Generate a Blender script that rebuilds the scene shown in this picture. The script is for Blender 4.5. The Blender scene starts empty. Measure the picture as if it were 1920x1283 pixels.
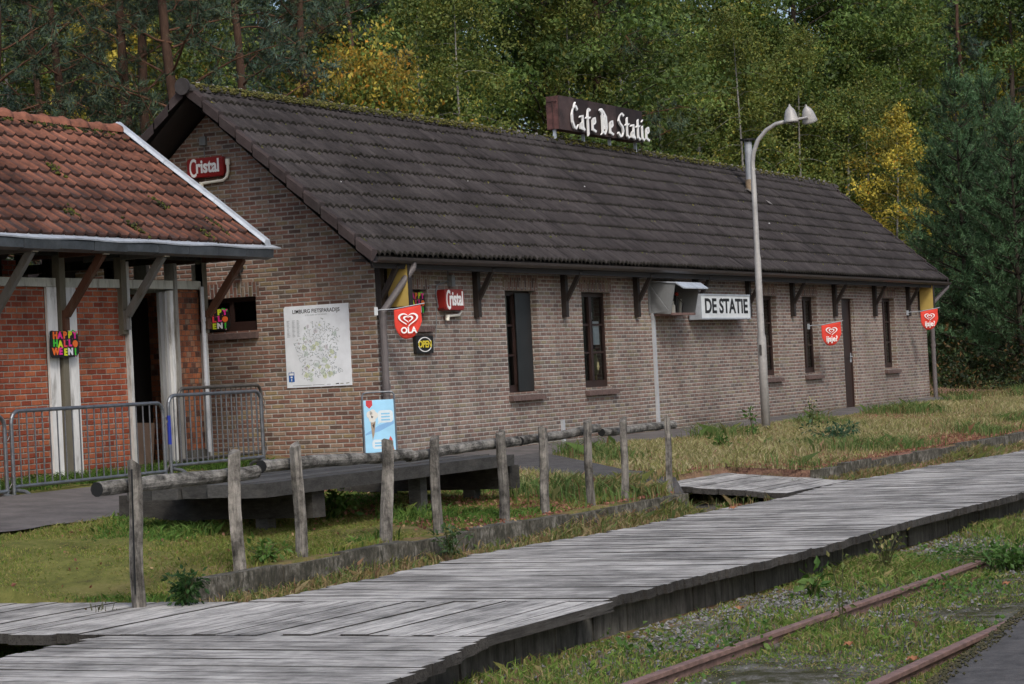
import bpy, math, random
import numpy as np
from mathutils import Vector, Matrix
S = bpy.context.scene
COL = S.collection
PI = math.pi
R = math.radians

# ---------------------------------------------------------------- camera, sky, sun, exposure
CAM = np.array((-28.0555, -15.7368, 1.1302))
AX = np.array(((0.43965994, -0.89678629, -0.04973422),
               (-0.01029204, 0.05033923, -0.99867915),
               (0.89810535, 0.43959108, 0.01290238)))      # rows: image right, image down, view direction, in world axes
FPX, CX, CY = 4494.0, 960.0, 641.5
cd = bpy.data.cameras.new('camera'); cam = bpy.data.objects.new('camera', cd); COL.objects.link(cam)
cd.sensor_width = 36.0; cd.lens = FPX / 1920 * 36.0; cd.clip_start = 0.1; cd.clip_end = 3000
_m = Matrix.Identity(4)
for i in range(3):
    _m[i][0], _m[i][1], _m[i][2], _m[i][3] = AX[0][i], -AX[1][i], -AX[2][i], CAM[i]
cam.matrix_world = _m
S.camera = cam

SUN_EL, SUN_AZ = R(46), R(226)        # soft light high over the tracks
w = bpy.data.worlds.new('World'); S.world = w; w.use_nodes = True
nt = w.node_tree; nt.nodes.clear()
sky = nt.nodes.new('ShaderNodeTexSky'); sky.sky_type = 'NISHITA'; sky.sun_disc = False
sky.sun_elevation = SUN_EL; sky.sun_rotation = SUN_AZ; sky.air_density = 1.0; sky.dust_density = 3.5; sky.ozone_density = 1.0
bg = nt.nodes.new('ShaderNodeBackground'); bg.inputs['Strength'].default_value = 0.15
wo = nt.nodes.new('ShaderNodeOutputWorld')
nt.links.new(sky.outputs[0], bg.inputs[0]); nt.links.new(bg.outputs[0], wo.inputs[0])
sd = bpy.data.lights.new('sun', 'SUN'); sd.energy = 1.6; sd.angle = R(11); sd.color = (1, .97, .925)
sun = bpy.data.objects.new('sun', sd); COL.objects.link(sun)
_d = Vector((math.sin(SUN_AZ) * math.cos(SUN_EL), math.cos(SUN_AZ) * math.cos(SUN_EL), math.sin(SUN_EL)))
sun.rotation_euler = _d.to_track_quat('Z', 'Y').to_euler(); sun.location = (0, -20, 40)
S.view_settings.view_transform = 'Standard'; S.view_settings.look = 'None'
S.view_settings.exposure = 0.06; S.view_settings.gamma = 1.0; S.view_settings.use_curve_mapping = False
S.cycles.use_adaptive_sampling = True; S.cycles.adaptive_threshold = .03; S.cycles.time_limit = 840
S.cycles.max_bounces = 6; S.cycles.diffuse_bounces = 3; S.cycles.transmission_bounces = 4; S.cycles.glossy_bounces = 3

# ---------------------------------------------------------------- measuring helpers (photograph pixel -> point on a known plane)
def ray(px): return AX.T @ np.array((px[0] - CX, px[1] - CY, FPX))
def hit(px, axis, val):
    r = ray(px); return CAM + r * ((val - CAM[axis]) / r[axis])
def F(px, y=0.0): return hit(px, 1, y)
def G(px, x=0.0): return hit(px, 0, x)
def Z(px, z=0.0): return hit(px, 2, z)
def at(px, d, z=0.0):
    p = CAM + ray((px, 640)) * (d / FPX); return (float(p[0]), float(p[1]), z)

# ---------------------------------------------------------------- object helpers
def tag(o, label=None, cat=None, group=None, kind=None):
    if label: o['label'] = label
    if cat: o['category'] = cat
    if group: o['group'] = group
    if kind: o['kind'] = kind
    return o
def thing(name, label, cat, loc=(0, 0, 0), rz=0.0, group=None):
    o = bpy.data.objects.new(name, None); COL.objects.link(o)
    o.empty_display_size = .2; o.location = loc; o.rotation_euler = (0, 0, rz)
    return tag(o, label, cat, group)
def root_loc(p):
    v = Vector((0, 0, 0))
    while p is not None:
        v = v + Vector(p.location); p = p.parent
    return v
def npmesh(name, verts, faces, mats, parent=None, col=None, midx=None, smooth=False, local=False):
    """faces: (M,k) array or list of index lists. Vertices in world axes unless local."""
    verts = np.asarray(verts, dtype=np.float64).reshape(-1, 3)
    if parent is not None and not local:
        l = root_loc(parent); verts = verts - np.array((l.x, l.y, l.z))
    me = bpy.data.meshes.new(name)
    if isinstance(faces, np.ndarray):
        M, k = faces.shape
        loops = faces.reshape(-1).astype(np.int32); starts = np.arange(M, dtype=np.int32) * k
    else:
        M = len(faces); lens = np.array([len(f) for f in faces], dtype=np.int32)
        loops = np.concatenate([np.asarray(f, dtype=np.int32) for f in faces]); starts = np.concatenate([[0], np.cumsum(lens)[:-1]]).astype(np.int32)
    me.vertices.add(len(verts)); me.vertices.foreach_set('co', verts.astype(np.float32).ravel())
    me.loops.add(len(loops)); me.loops.foreach_set('vertex_index', loops)
    me.polygons.add(M); me.polygons.foreach_set('loop_start', starts)
    if not isinstance(mats, (list, tuple)): mats = [mats]
    for m in mats: me.materials.append(m)
    if midx is not None: me.polygons.foreach_set('material_index', np.asarray(midx, dtype=np.int32))
    me.polygons.foreach_set('use_smooth', np.full(M, bool(smooth)))
    if col is not None:
        c = np.ones((M, 4), dtype=np.float32); c[:, :3] = np.asarray(col, dtype=np.float32).reshape(M, 3)
        at_ = me.attributes.new('Col', 'FLOAT_COLOR', 'FACE'); at_.data.foreach_set('color', c.ravel())
    me.update(calc_edges=True); me.validate()
    o = bpy.data.objects.new(name, me); COL.objects.link(o)
    if parent is not None: o.parent = parent
    return o

class MB:
    def __init__(s): s.v = []; s.f = []; s.m = []; s.c = []; s.mi = 0; s.cc = (.5, .5, .5)
    def add(s, vs, fs):
        b = len(s.v); s.v += [tuple(float(t) for t in q) for q in vs]
        for f in fs: s.f.append([b + i for i in f]); s.m.append(s.mi); s.c.append(s.cc)
        return s
    def box(s, a, b, jit=0.0, rnd=random):
        x0, y0, z0 = a; x1, y1, z1 = b
        x0, x1 = min(x0, x1), max(x0, x1); y0, y1 = min(y0, y1), max(y0, y1); z0, z1 = min(z0, z1), max(z0, z1)
        vs = [(x0, y0, z0), (x1, y0, z0), (x1, y1, z0), (x0, y1, z0), (x0, y0, z1), (x1, y0, z1), (x1, y1, z1), (x0, y1, z1)]
        if jit: vs = [tuple(c + rnd.uniform(-jit, jit) for c in v) for v in vs]
        return s.add(vs, [(0, 3, 2, 1), (4, 5, 6, 7), (0, 1, 5, 4), (1, 2, 6, 5), (2, 3, 7, 6), (3, 0, 4, 7)])
    def bar(s, p, q, wd, ht, up=(0, 0, 1), taper=1.0):
        p, q = Vector(p), Vector(q); d = (q - p).normalized(); up = Vector(up)
        sd = d.cross(up)
        if sd.length < 1e-4: sd = d.cross(Vector((1, 0, 0)))
        sd.normalize(); u = sd.cross(d).normalized()
        vs = []
        for c, t in ((p, 1), (q, taper)):
            for a, b in ((-1, -1), (1, -1), (1, 1), (-1, 1)): vs.append(c + sd * (a * wd / 2 * t) + u * (b * ht / 2 * t))
        return s.add(vs, [(0, 1, 2, 3), (7, 6, 5, 4), (0, 4, 5, 1), (1, 5, 6, 2), (2, 6, 7, 3), (3, 7, 4, 0)])
    def tube(s, pts, r, n=8, cap=True, jit=0.0, rnd=random):
        pts = [Vector(p) for p in pts]
        if not isinstance(r, (list, tuple)): r = [r] * len(pts)
        rings = []; a = None
        for i, p in enumerate(pts):
            d = ((pts[min(i + 1, len(pts) - 1)] - pts[max(i - 1, 0)])).normalized()
            if a is None:
                a = d.cross(Vector((0, 0, 1)))
                if a.length < .1: a = d.cross(Vector((1, 0, 0)))
            a = (a - d * a.dot(d)).normalized(); b = d.cross(a)
            rings.append([p + (a * math.cos(2 * PI * k / n) + b * math.sin(2 * PI * k / n)) * r[i] * (1 + rnd.uniform(-jit, jit)) for k in range(n)])
        vs = [v for g in rings for v in g]; fs = []
        for i in range(len(pts) - 1):
            for k in range(n): fs.append((i * n + k, i * n + (k + 1) % n, (i + 1) * n + (k + 1) % n, (i + 1) * n + k))
        if cap: fs.append(tuple(range(n - 1, -1, -1))); fs.append(tuple(range((len(pts) - 1) * n, len(pts) * n)))
        return s.add(vs, fs)
    def prism(s, poly, d):
        """polygon (3-D points, in order) swept along vector d"""
        n = len(poly); d = Vector(d); vs = [Vector(p) for p in poly]; vs += [v + d for v in vs]
        return s.add(vs, [tuple(range(n)), tuple(range(2 * n - 1, n - 1, -1))] + [(i, i + n, (i + 1) % n + n, (i + 1) % n) for i in range(n)])
    def lathe(s, prof, c=(0, 0, 0), n=16):
        vs = []; fs = []
        for r, z in prof:
            for k in range(n): vs.append((c[0] + r * math.cos(2 * PI * k / n), c[1] + r * math.sin(2 * PI * k / n), c[2] + z))
        for i in range(len(prof) - 1):
            for k in range(n): fs.append((i * n + k, i * n + (k + 1) % n, (i + 1) * n + (k + 1) % n, (i + 1) * n + k))
        return s.add(vs, fs)
    def build(s, name, mats, parent=None, smooth=False, colored=False, local=False):
        return npmesh(name, s.v, s.f, mats, parent, col=s.c if colored else None, midx=s.m, smooth=smooth, local=local)
def copy_tree(o, parent=None):
    c = o.copy(); COL.objects.link(c)
    if parent is not None: c.parent = parent
    for ch in [k for k in o.children]: copy_tree(ch, c)
    return c

# ---------------------------------------------------------------- materials
def nodes(name):
    m = bpy.data.materials.new(name); m.use_nodes = True; t = m.node_tree
    return m, t, t.nodes['Principled BSDF']
def N(t, typ, **kw):
    n = t.nodes.new(typ)
    for k, v in kw.items():
        if k in n.inputs.keys() if not k.startswith('_') else False: n.inputs[k].default_value = v
        else: setattr(n, k.lstrip('_'), v)
    return n
def L(t, a, b): t.links.new(a, b)
def val(t, op, a, b=None, clamp=False):
    n = t.nodes.new('ShaderNodeMath'); n.operation = op; n.use_clamp = clamp
    for i, x in enumerate((a, b)):
        if x is None: continue
        if isinstance(x, (int, float)): n.inputs[i].default_value = x
        else: t.links.new(x, n.inputs[i])
    return n.outputs[0]
def mixc(t, f, a, b, mode='MIX'):
    n = t.nodes.new('ShaderNodeMix'); n.data_type = 'RGBA'; n.blend_type = mode
    for s, x in ((n.inputs[0], f), (n.inputs[6], a), (n.inputs[7], b)):
        if isinstance(x, (int, float)): s.default_value = x
        elif isinstance(x, tuple): s.default_value = (*x, 1) if len(x) == 3 else x
        else: t.links.new(x, s)
    return n.outputs[2]
def ramp(t, fac, stops, interp='LINEAR'):
    n = t.nodes.new('ShaderNodeValToRGB'); cr = n.color_ramp; cr.interpolation = interp
    while len(cr.elements) < len(stops): cr.elements.new(.5)
    for e, (p, c) in zip(cr.elements, stops): e.position = p; e.color = (*c, 1) if len(c) == 3 else c
    if fac is not None: t.links.new(fac, n.inputs[0])
    return n.outputs[0]
def g3(v): return (v, v, v)
def noise(t, scale, detail=3, vec=None, rough=.6, dist=0):
    n = t.nodes.new('ShaderNodeTexNoise'); n.inputs['Scale'].default_value = scale; n.inputs['Detail'].default_value = detail
    n.inputs['Roughness'].default_value = rough; n.inputs['Distortion'].default_value = dist
    if vec is not None: t.links.new(vec, n.inputs['Vector'])
    return n.outputs[0]
def pos(t): return t.nodes.new('ShaderNodeNewGeometry').outputs['Position']
def scaled(t, vec, sc):
    n = t.nodes.new('ShaderNodeMapping'); n.inputs['Scale'].default_value = sc; t.links.new(vec, n.inputs['Vector']); return n.outputs[0]
def bump(t, p, h, strength=.4, dist=.01):
    b = t.nodes.new('ShaderNodeBump'); b.inputs['Strength'].default_value = strength; b.inputs['Distance'].default_value = dist
    t.links.new(h, b.inputs['Height']); t.links.new(b.outputs[0], p.inputs['Normal'])
def attr(t, name='Col'):
    n = t.nodes.new('ShaderNodeAttribute'); n.attribute_name = name; return n.outputs['Color']
def simple(name, c, rough=.6, metal=0.0, var=.15, sc=6.0, bmp=.15):
    m, t, p = nodes(name)
    ps = pos(t); n1 = noise(t, sc, 4, ps); n2 = noise(t, sc * 9, 3, ps)
    f = val(t, 'ADD', val(t, 'MULTIPLY', n1, .7), val(t, 'MULTIPLY', n2, .3))
    lo = tuple(x * (1 - var * 1.6) for x in c); hi = tuple(min(1, x * (1 + var)) for x in c)
    L(t, ramp(t, f, [(.3, lo), (.7, hi)]), p.inputs['Base Color'])
    p.inputs['Roughness'].default_value = rough; p.inputs['Metallic'].default_value = metal
    if bmp: bump(t, p, n2, bmp, .004)
    return m
def tinted(name, rough=.7, var=.25, sc=8.0, stretch=(1, 1, 1), bmp=.4, spec=.3, streak=0.0, dark=(.02, .02, .02), space='pos', trans=0.0, metal=0.0, patch=0.0, psc=2.0, crack=0.0, cst=(1, 1, 1)):
    """base colour from the per-face attribute, varied by noise"""
    m, t, p = nodes(name)
    v = pos(t) if space == 'pos' else t.nodes.new('ShaderNodeTexCoord').outputs['Object']
    v = scaled(t, v, stretch)
    n1 = noise(t, sc, 5, v, .65); n2 = noise(t, sc * 6, 3, v)
    f = val(t, 'ADD', val(t, 'MULTIPLY', n1, .65), val(t, 'MULTIPLY', n2, .35))
    k = ramp(t, f, [(.25, g3(1 - var * 1.5)), (.75, g3(1 + var))])
    c = mixc(t, 1.0, attr(t), k, 'MULTIPLY')
    if streak:
        s = ramp(t, noise(t, sc * .8, 6, v, .7, .3), [(.52, g3(0)), (.68, g3(1))])
        c = mixc(t, val(t, 'MULTIPLY', s, streak), c, dark)
    if crack:
        q = noise(t, 75, 5, scaled(t, pos(t), cst), .6)
        c = mixc(t, 1.0, c, ramp(t, q, [(.34, g3(1 - crack)), (.44, g3(1)), (.62, g3(1)), (.75, g3(1.15))]), 'MULTIPLY')
    if patch:
        q = noise(t, psc, 6, t.nodes.new('ShaderNodeTexCoord').outputs['Object'] if space == 'obj' else pos(t), .72)
        c = mixc(t, 1.0, c, ramp(t, q, [(.38, g3(1 - patch)), (.60, g3(1.12))]), 'MULTIPLY')
    L(t, c, p.inputs['Base Color']); p.inputs['Roughness'].default_value = rough; p.inputs['Specular IOR Level'].default_value = spec
    p.inputs['Metallic'].default_value = metal
    if bmp: bump(t, p, f, bmp, .01)
    return m
def soften(stops, k, mean):
    return [(p_, tuple(a * (1 - k) + b * k for a, b in zip(c_, mean))) for p_, c_ in stops]
def brick(name, stops, mortar, bw, ch, mw=.011, ox=0.0, oz=0.0, stain=.35, vertical=False, hdr=False):
    m, t, p = nodes(name)
    ps = pos(t); sx = t.nodes.new('ShaderNodeSeparateXYZ'); L(t, ps, sx.inputs[0])
    u = val(t, 'ADD', val(t, 'ADD', sx.outputs[0], sx.outputs[1]), ox); v = val(t, 'ADD', sx.outputs[2], oz)
    wob = noise(t, 9.0, 2, ps); wob2 = noise(t, 60.0, 2, ps)
    u = val(t, 'ADD', u, val(t, 'MULTIPLY', val(t, 'SUBTRACT', wob2, .5), .012))
    v = val(t, 'ADD', v, val(t, 'MULTIPLY', val(t, 'SUBTRACT', wob, .5), .010))
    if vertical: u, v = v, u
    vr = val(t, 'DIVIDE', v, ch); row = val(t, 'FLOOR', vr); fy = val(t, 'SUBTRACT', vr, row)
    par = val(t, 'MULTIPLY', val(t, 'MODULO', val(t, 'ABSOLUTE', row), 2.0), .5)
    ur = val(t, 'ADD', val(t, 'DIVIDE', u, bw), par); col = val(t, 'FLOOR', ur); fx = val(t, 'SUBTRACT', ur, col)
    cv = t.nodes.new('ShaderNodeCombineXYZ'); L(t, col, cv.inputs[0]); L(t, row, cv.inputs[1])
    wn = t.nodes.new('ShaderNodeTexWhiteNoise'); wn.noise_dimensions = '2D'; L(t, cv.outputs[0], wn.inputs['Vector'])
    c = ramp(t, wn.outputs['Value'], stops)
    n1 = noise(t, 35.0, 4, ps, .7)
    c = mixc(t, 1.0, c, ramp(t, n1, [(.3, g3(.78)), (.7, g3(1.18))]), 'MULTIPLY')
    a = mw / bw; b = mw / ch
    ex = ramp(t, fx, [(a * .5, g3(0)), (a * 1.1, g3(1)), (1 - a * .35, g3(1)), (1.0, g3(0))])
    ey = ramp(t, fy, [(b * .5, g3(0)), (b * 1.1, g3(1)), (1 - b * .35, g3(1)), (1.0, g3(0))])
    k = val(t, 'MULTIPLY', ex, ey)
    mo = mixc(t, 1.0, mortar, ramp(t, noise(t, 20, 3, ps), [(.3, g3(.8)), (.7, g3(1.15))]), 'MULTIPLY')
    c = mixc(t, k, mo, c)
    st = ramp(t, noise(t, .9, 5, ps, .7), [(.3, g3(1 - stain)), (.65, g3(1.08))])
    c = mixc(t, 1.0, c, st, 'MULTIPLY')
    dz_ = val(t, 'ADD', sx.outputs[2], val(t, 'MULTIPLY', val(t, 'SUBTRACT', noise(t, 2.2, 5, ps, .7), .5), .7))
    c = mixc(t, 1.0, c, ramp(t, val(t, 'ADD', dz_, .1), [(.0, (.62, .62, .58)), (.38, g3(1))]), 'MULTIPLY')
    run = noise(t, 3.0, 5, scaled(t, ps, (1.6, 1.6, .12)), .7)
    c = mixc(t, 1.0, c, ramp(t, run, [(.34, g3(.84)), (.5, g3(1)), (.72, g3(1.07))]), 'MULTIPLY')
    L(t, c, p.inputs['Base Color']); p.inputs['Roughness'].default_value = .88; p.inputs['Specular IOR Level'].default_value = .2
    h = val(t, 'ADD', val(t, 'MULTIPLY', k, 1.0), val(t, 'MULTIPLY', n1, .35))
    bump(t, p, h, .7, .012)
    return m
def leafmat(name, trans=.3, rough=.55):
    m, t, p = nodes(name)
    c = attr(t); L(t, c, p.inputs['Base Color']); p.inputs['Roughness'].default_value = rough; p.inputs['Specular IOR Level'].default_value = .25
    tr = t.nodes.new('ShaderNodeBsdfTranslucent'); L(t, mixc(t, 1.0, c, (1.3, 1.25, .6), 'MULTIPLY'), tr.inputs['Color'])
    mx = t.nodes.new('ShaderNodeMixShader'); mx.inputs[0].default_value = trans
    L(t, p.outputs[0], mx.inputs[1]); L(t, tr.outputs[0], mx.inputs[2]); L(t, mx.outputs[0], t.nodes['Material Output'].inputs[0])
    return m
def emissive(name, c, e=.0, rough=.3):
    m, t, p = nodes(name); p.inputs['Base Color'].default_value = (*c, 1); p.inputs['Roughness'].default_value = rough
    n = noise(t, 5, 3, pos(t)); L(t, mixc(t, 1.0, c, ramp(t, n, [(.3, g3(.88)), (.7, g3(1.04))]), 'MULTIPLY'), p.inputs['Base Color'])
    if e: p.inputs['Emission Color'].default_value = (*c, 1); p.inputs['Emission Strength'].default_value = e
    return m
M = {}
BR = [(0, (.09, .058, .05)), (.14, (.15, .075, .06)), (.3, (.21, .105, .08)), (.5, (.23, .135, .10)), (.66, (.25, .165, .125)), (.8, (.27, .195, .15)), (.9, (.24, .185, .10)), (1, (.11, .085, .08))]
M['brick'] = brick('brown_brick', soften([(p_, (c_[0] * 1.38, c_[1] * 1.32, c_[2] * 1.26)) for p_, c_ in BR], .14, (.27, .205, .165)), (.42, .39, .355), .2, .0625, .018, oz=.02)
M['brick_front'] = brick('brown_brick_front', soften([(p_, (c_[0] * 1.18 + .02, c_[1] * 1.25 + .02, c_[2] * 1.3 + .02)) for p_, c_ in BR], .30, (.25, .205, .172)), (.43, .41, .38), .2, .0625, .018, oz=.02, stain=.28)
M['soldier'] = brick('soldier_brick', BR, (.34, .32, .295), .2, .0625, .016, vertical=True, ox=.02)
M['sill'] = simple('sill_brick', (.13, .085, .075), .85, var=.3, sc=14)
M['brick_red'] = brick('red_brick', [(0, (.22, .05, .028)), (.3, (.30, .075, .04)), (.6, (.36, .10, .05)), (.85, (.42, .13, .06)), (1, (.26, .09, .06))], (.30, .26, .22), .2, .068, stain=.4, mw=.014)
M['brick_rough'] = brick('rough_red_brick', [(0, (.08, .045, .035)), (.25, (.22, .08, .045)), (.55, (.34, .11, .05)), (.8, (.40, .15, .07)), (1, (.25, .17, .12))], (.15, .12, .10), .1, .07, stain=.5, mw=.008)
M['roof_tile'] = tinted('dark_concrete_tile', .9, .3, 7.0, (1, .35, .35), .5, .2, streak=.3, dark=(.085, .078, .076), patch=.35, psc=1.1)
M['clay_tile'] = tinted('clay_tile', .8, .28, 6.0, (1, 1, 1), .4, .2, streak=.65, dark=(.05, .036, .03), patch=.45, psc=1.3)
M['moss'] = leafmat('moss', .1, .9)
M['dark_wood'] = simple('dark_brown_wood', (.022, .015, .012), .6, var=.3, sc=8)
M['soffit'] = simple('dark_soffit', (.018, .014, .012), .7)
M['gutter'] = simple('brown_gutter', (.045, .036, .034), .45, var=.2)
M['pipe_grey'] = simple('grey_brown_pipe', (.13, .115, .115), .5, var=.2, sc=4)
M['pipe_white'] = simple('pale_pipe', (.45, .47, .50), .45, var=.15, sc=3)
M['zinc'] = simple('zinc', (.46, .50, .55), .5, .2, var=.2, sc=5)
M['zinc_dark'] = simple('weathered_zinc', (.075, .085, .095), .5, .3, var=.35, sc=4)
M['frame'] = simple('window_frame_brown', (.03, .014, .011), .5, var=.2)
mg, t, p = nodes('window_glass'); tb_ = t.nodes.new('ShaderNodeBsdfTransparent'); tb_.inputs[0].default_value = (.62, .66, .65, 1); gb_ = t.nodes.new('ShaderNodeBsdfGlossy'); gb_.inputs['Roughness'].default_value = .03; gb_.inputs['Color'].default_value = (.9, .95, .95, 1)
fr_ = t.nodes.new('ShaderNodeFresnel'); fr_.inputs[0].default_value = 1.42; mx_ = t.nodes.new('ShaderNodeMixShader'); L(t, fr_.outputs[0], mx_.inputs[0]); L(t, tb_.outputs[0], mx_.inputs[1]); L(t, gb_.outputs[0], mx_.inputs[2]); L(t, mx_.outputs[0], t.nodes['Material Output'].inputs[0])
bump_ = t.nodes.new('ShaderNodeBump'); bump_.inputs['Strength'].default_value = .05; L(t, noise(t, 3, 2, pos(t)), bump_.inputs['Height']); L(t, bump_.outputs[0], gb_.inputs['Normal']); p.inputs['Base Color'].default_value = (.012, .014, .014, 1); p.inputs['Roughness'].default_value = .04; p.inputs['Specular IOR Level'].default_value = .28; M['glass'] = mg
L(t, ramp(t, noise(t, 2.5, 3, pos(t)), [(.35, (.006, .007, .007)), (.7, (.03, .033, .033))]), p.inputs['Base Color'])
M['curtain'] = simple('grey_screen', (.016, .018, .019), .5, var=.3, sc=3)
M['white_old'] = tinted('peeling_white_paint', .75, .2, 7.0, (1, 1, .22), .6, .25, streak=.8, dark=(.12, .10, .075))
M['old_wood'] = tinted('weathered_post_wood', .85, .55, 26.0, (1, 1, .10), 1.0, .15, streak=.85, dark=(.03, .026, .022), space='obj', patch=.7, psc=5.0)
M['log'] = tinted('weathered_log', .88, .55, 16.0, (.3, 1, 1), 1.0, .15, streak=.85, dark=(.028, .025, .022), patch=.75, psc=7.0)
M['plank'] = tinted('deck_plank', .85, .45, 22.0, (1, .10, 1), .8, .2, streak=.8, dark=(.085, .082, .077), patch=.48, psc=1.3, crack=.75, cst=(1, .03, 1))
M['plank_x'] = tinted('deck_plank_long', .85, .45, 22.0, (.10, 1, 1), .8, .2, streak=.8, dark=(.085, .082, .077), patch=.48, psc=1.3, crack=.75, cst=(.03, 1, 1))
M['beam'] = tinted('dark_old_timber', .85, .5, 12.0, (.4, .4, 1), .6, .25, streak=.5, dark=(.10, .095, .085))
M['steel'] = simple('galvanised_steel', (.17, .185, .205), .42, .55, var=.25, sc=10)
M['steel_dark'] = simple('dull_steel', (.10, .095, .09), .5, .4, var=.3, sc=10)
M['rust'] = simple('rusty_rail', (.22, .135, .115), .75, .1, var=.35, sc=12, bmp=.4)
m_, t_, p_ = nodes('old_concrete'); f_ = noise(t_, 9, 6, scaled(t_, pos(t_), (1, 1, .16)), .75); f2 = noise(t_, 3, 4, pos(t_), .7)
L(t_, mixc(t_, 1.0, ramp(t_, f_, [(.36, (.028, .026, .022)), (.55, (.11, .105, .09)), (.72, (.19, .18, .165))]), ramp(t_, f2, [(.35, g3(.5)), (.65, g3(1.1))]), 'MULTIPLY'), p_.inputs['Base Color']); p_.inputs['Roughness'].default_value = .95; bump(t_, p_, f_, .6, .02); M['concrete'] = m_
m_, t_, p_ = nodes('mossy_concrete'); f_ = noise(t_, 5, 6, pos(t_), .75); f2 = noise(t_, 22, 4, scaled(t_, pos(t_), (1, 1, .4)), .7)
L(t_, mixc(t_, ramp(t_, f2, [(.45, g3(0)), (.62, g3(1))]), ramp(t_, f_, [(.36, (.03, .028, .02)), (.5, (.10, .092, .072)), (.62, (.24, .225, .195))]), (.035, .034, .022)), p_.inputs['Base Color']); p_.inputs['Roughness'].default_value = .95; bump(t_, p_, f2, 1.0, .03); M['concrete_dark'] = m_
M['asphalt'] = simple('asphalt', (.115, .104, .099), .9, var=.34, sc=2.4, bmp=.5)
M['asphalt_dark'] = simple('coarse_asphalt', (.075, .070, .068), .9, var=.45, sc=7, bmp=.8)
M['black'] = simple('black', (.008, .008, .008), .6)
M['interior'] = simple('painted_darkness', (.010, .009, .008), .9)  # near-black colour standing in for unlit insides
M['red'] = emissive('sign_red', (.27, .018, .015)); M['white'] = emissive('sign_white', (.90, .90, .89)); M['neon'] = emissive('white_tube', (.92, .88, .76))
M['flag_red'] = emissive('flag_red', (.70, .05, .03), rough=.8); M['yellow'] = emissive('sign_yellow', (.50, .36, .10), rough=.5)
M['lightbox'] = emissive('lightbox_face', (.80, .84, .85)); M['blue'] = emissive('panel_blue', (.30, .60, .82)); M['deep_blue'] = emissive('deep_blue', (.02, .12, .42))
M['lampgrey'] = simple('grey_paint', (.40, .39, .375), .5, .1, var=.2, sc=3)
M['hoodgrey'] = simple('hood_grey', (.21, .22, .225), .5, .1, var=.12, sc=3)
M['tint'] = tinted('painted', .6, .08, 6, bmp=0)
M['signbrown'] = tinted('sign_panel', .7, .35, 2.5, (1, 1, 1), .2, .3, streak=.85, dark=(.014, .012, .012))
M['leaf'] = leafmat('leaves'); M['needle'] = leafmat('needles', .12, .6); M['grass'] = leafmat('grass_blades', .25, .7)
M['bark_pine'] = tinted('pine_bark', .9, .4, 6, (1, 1, .3), .8, .1, space='obj'); M['bark_birch'] = tinted('birch_bark', .8, .3, 4, (.5, .5, 2.5), .4, .2, streak=.6, dark=(.03, .025, .02), space='obj')
M['stone'] = tinted('stones', .9, .2, 20, bmp=.3)

# ---------------------------------------------------------------- the ground
def ground_z(x, y):
    x = np.asarray(x, float); y = np.asarray(y, float)
    z = np.where(y > 0, .09 * np.minimum(y, 3.0), .067 * np.maximum(y, -5.2))
    z = z + np.clip(x - 12, 0, 30) * .0045
    sm = lambda t_: np.clip(t_, 0, 1) ** 2 * (3 - 2 * np.clip(t_, 0, 1))
    z = z - .20 * sm((-11.2 - x) / 1.2) * sm((-y - 2.2) / 2.2)
    strip = np.interp(y, [-8.8, -5.9, -5.36, -5.3], [-.80, -.80, -.52, -.50])
    z = np.where(y < -5.3, strip, z)
    z = np.where((y < -4.05) & (x > -.42) & (x < 2.25), np.minimum(z, -.66), z)
    z = np.where((y < -4.45) & (x > -2.7) & (x <= -.42), np.minimum(z, -.80), z)
    z = np.where((x < -12.72) & (y < -2.0), -.85, z)
    bed = np.interp(y, [-40, -13, -12.2, -11.2, -10, -9.2, -8.8], [-.75, -.75, -.80, -.85, -.85, -.80, -.78])
    return np.where(y < -8.8, bed, z)
rng = np.random.default_rng(7)
def gridmesh(name, xs, ys, zf, mat, kind='structure'):
    Xg, Yg = np.meshgrid(xs, ys, indexing='ij'); Zg = zf(Xg, Yg)
    nx, ny = len(xs), len(ys); idx = np.arange(nx * ny).reshape(nx, ny)
    f = np.stack([idx[:-1, :-1], idx[1:, :-1], idx[1:, 1:], idx[:-1, 1:]], -1).reshape(-1, 4)
    o = npmesh(name, np.stack([Xg, Yg, Zg], -1).reshape(-1, 3), f, mat, smooth=True)
    return tag(o, kind=kind)
def lump(x, y):
    return .018 * np.sin(x * 1.7 + .6 * np.sin(y * 2.1)) * np.sin(y * 2.3 + x * .4) + .010 * np.sin(x * 5.1 + 1) * np.sin(y * 4.3)
m, t, p = nodes('ground_soil')
ps = pos(t); sx = t.nodes.new('ShaderNodeSeparateXYZ'); L(t, ps, sx.inputs[0])
na = noise(t, .55, 6, ps, .7); nb = noise(t, 4.0, 5, ps, .7); ncn = noise(t, 30, 4, ps, .7)
lawn = ramp(t, nb, [(.28, (.085, .08, .035)), (.45, (.14, .15, .042)), (.6, (.19, .19, .06)), (.78, (.11, .15, .04))])
litter = ramp(t, ncn, [(.3, (.09, .05, .04)), (.5, (.24, .125, .10)), (.7, (.32, .21, .14))])
bedc = ramp(t, noise(t, 55, 4, ps, .75), [(.3, (.05, .048, .04)), (.5, (.15, .145, .125)), (.72, (.27, .26, .245))])
gx = val(t, 'SUBTRACT', na, .0)
meadow = val(t, 'MULTIPLY', ramp(t, val(t, 'DIVIDE', val(t, 'ADD', sx.outputs[0], 4.0), 14.0), [(.0, g3(0)), (.5, g3(1))]), ramp(t, na, [(.38, g3(.1)), (.52, g3(1))]))
near_kerb = ramp(t, val(t, 'DIVIDE', val(t, 'ADD', sx.outputs[1], 5.4), 1.6), [(.0, g3(.8)), (1, g3(0))])
c = mixc(t, val(t, 'MAXIMUM', meadow, val(t, 'MULTIPLY', near_kerb, ramp(t, nb, [(.4, g3(0)), (.6, g3(1))]))), lawn, litter)
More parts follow.
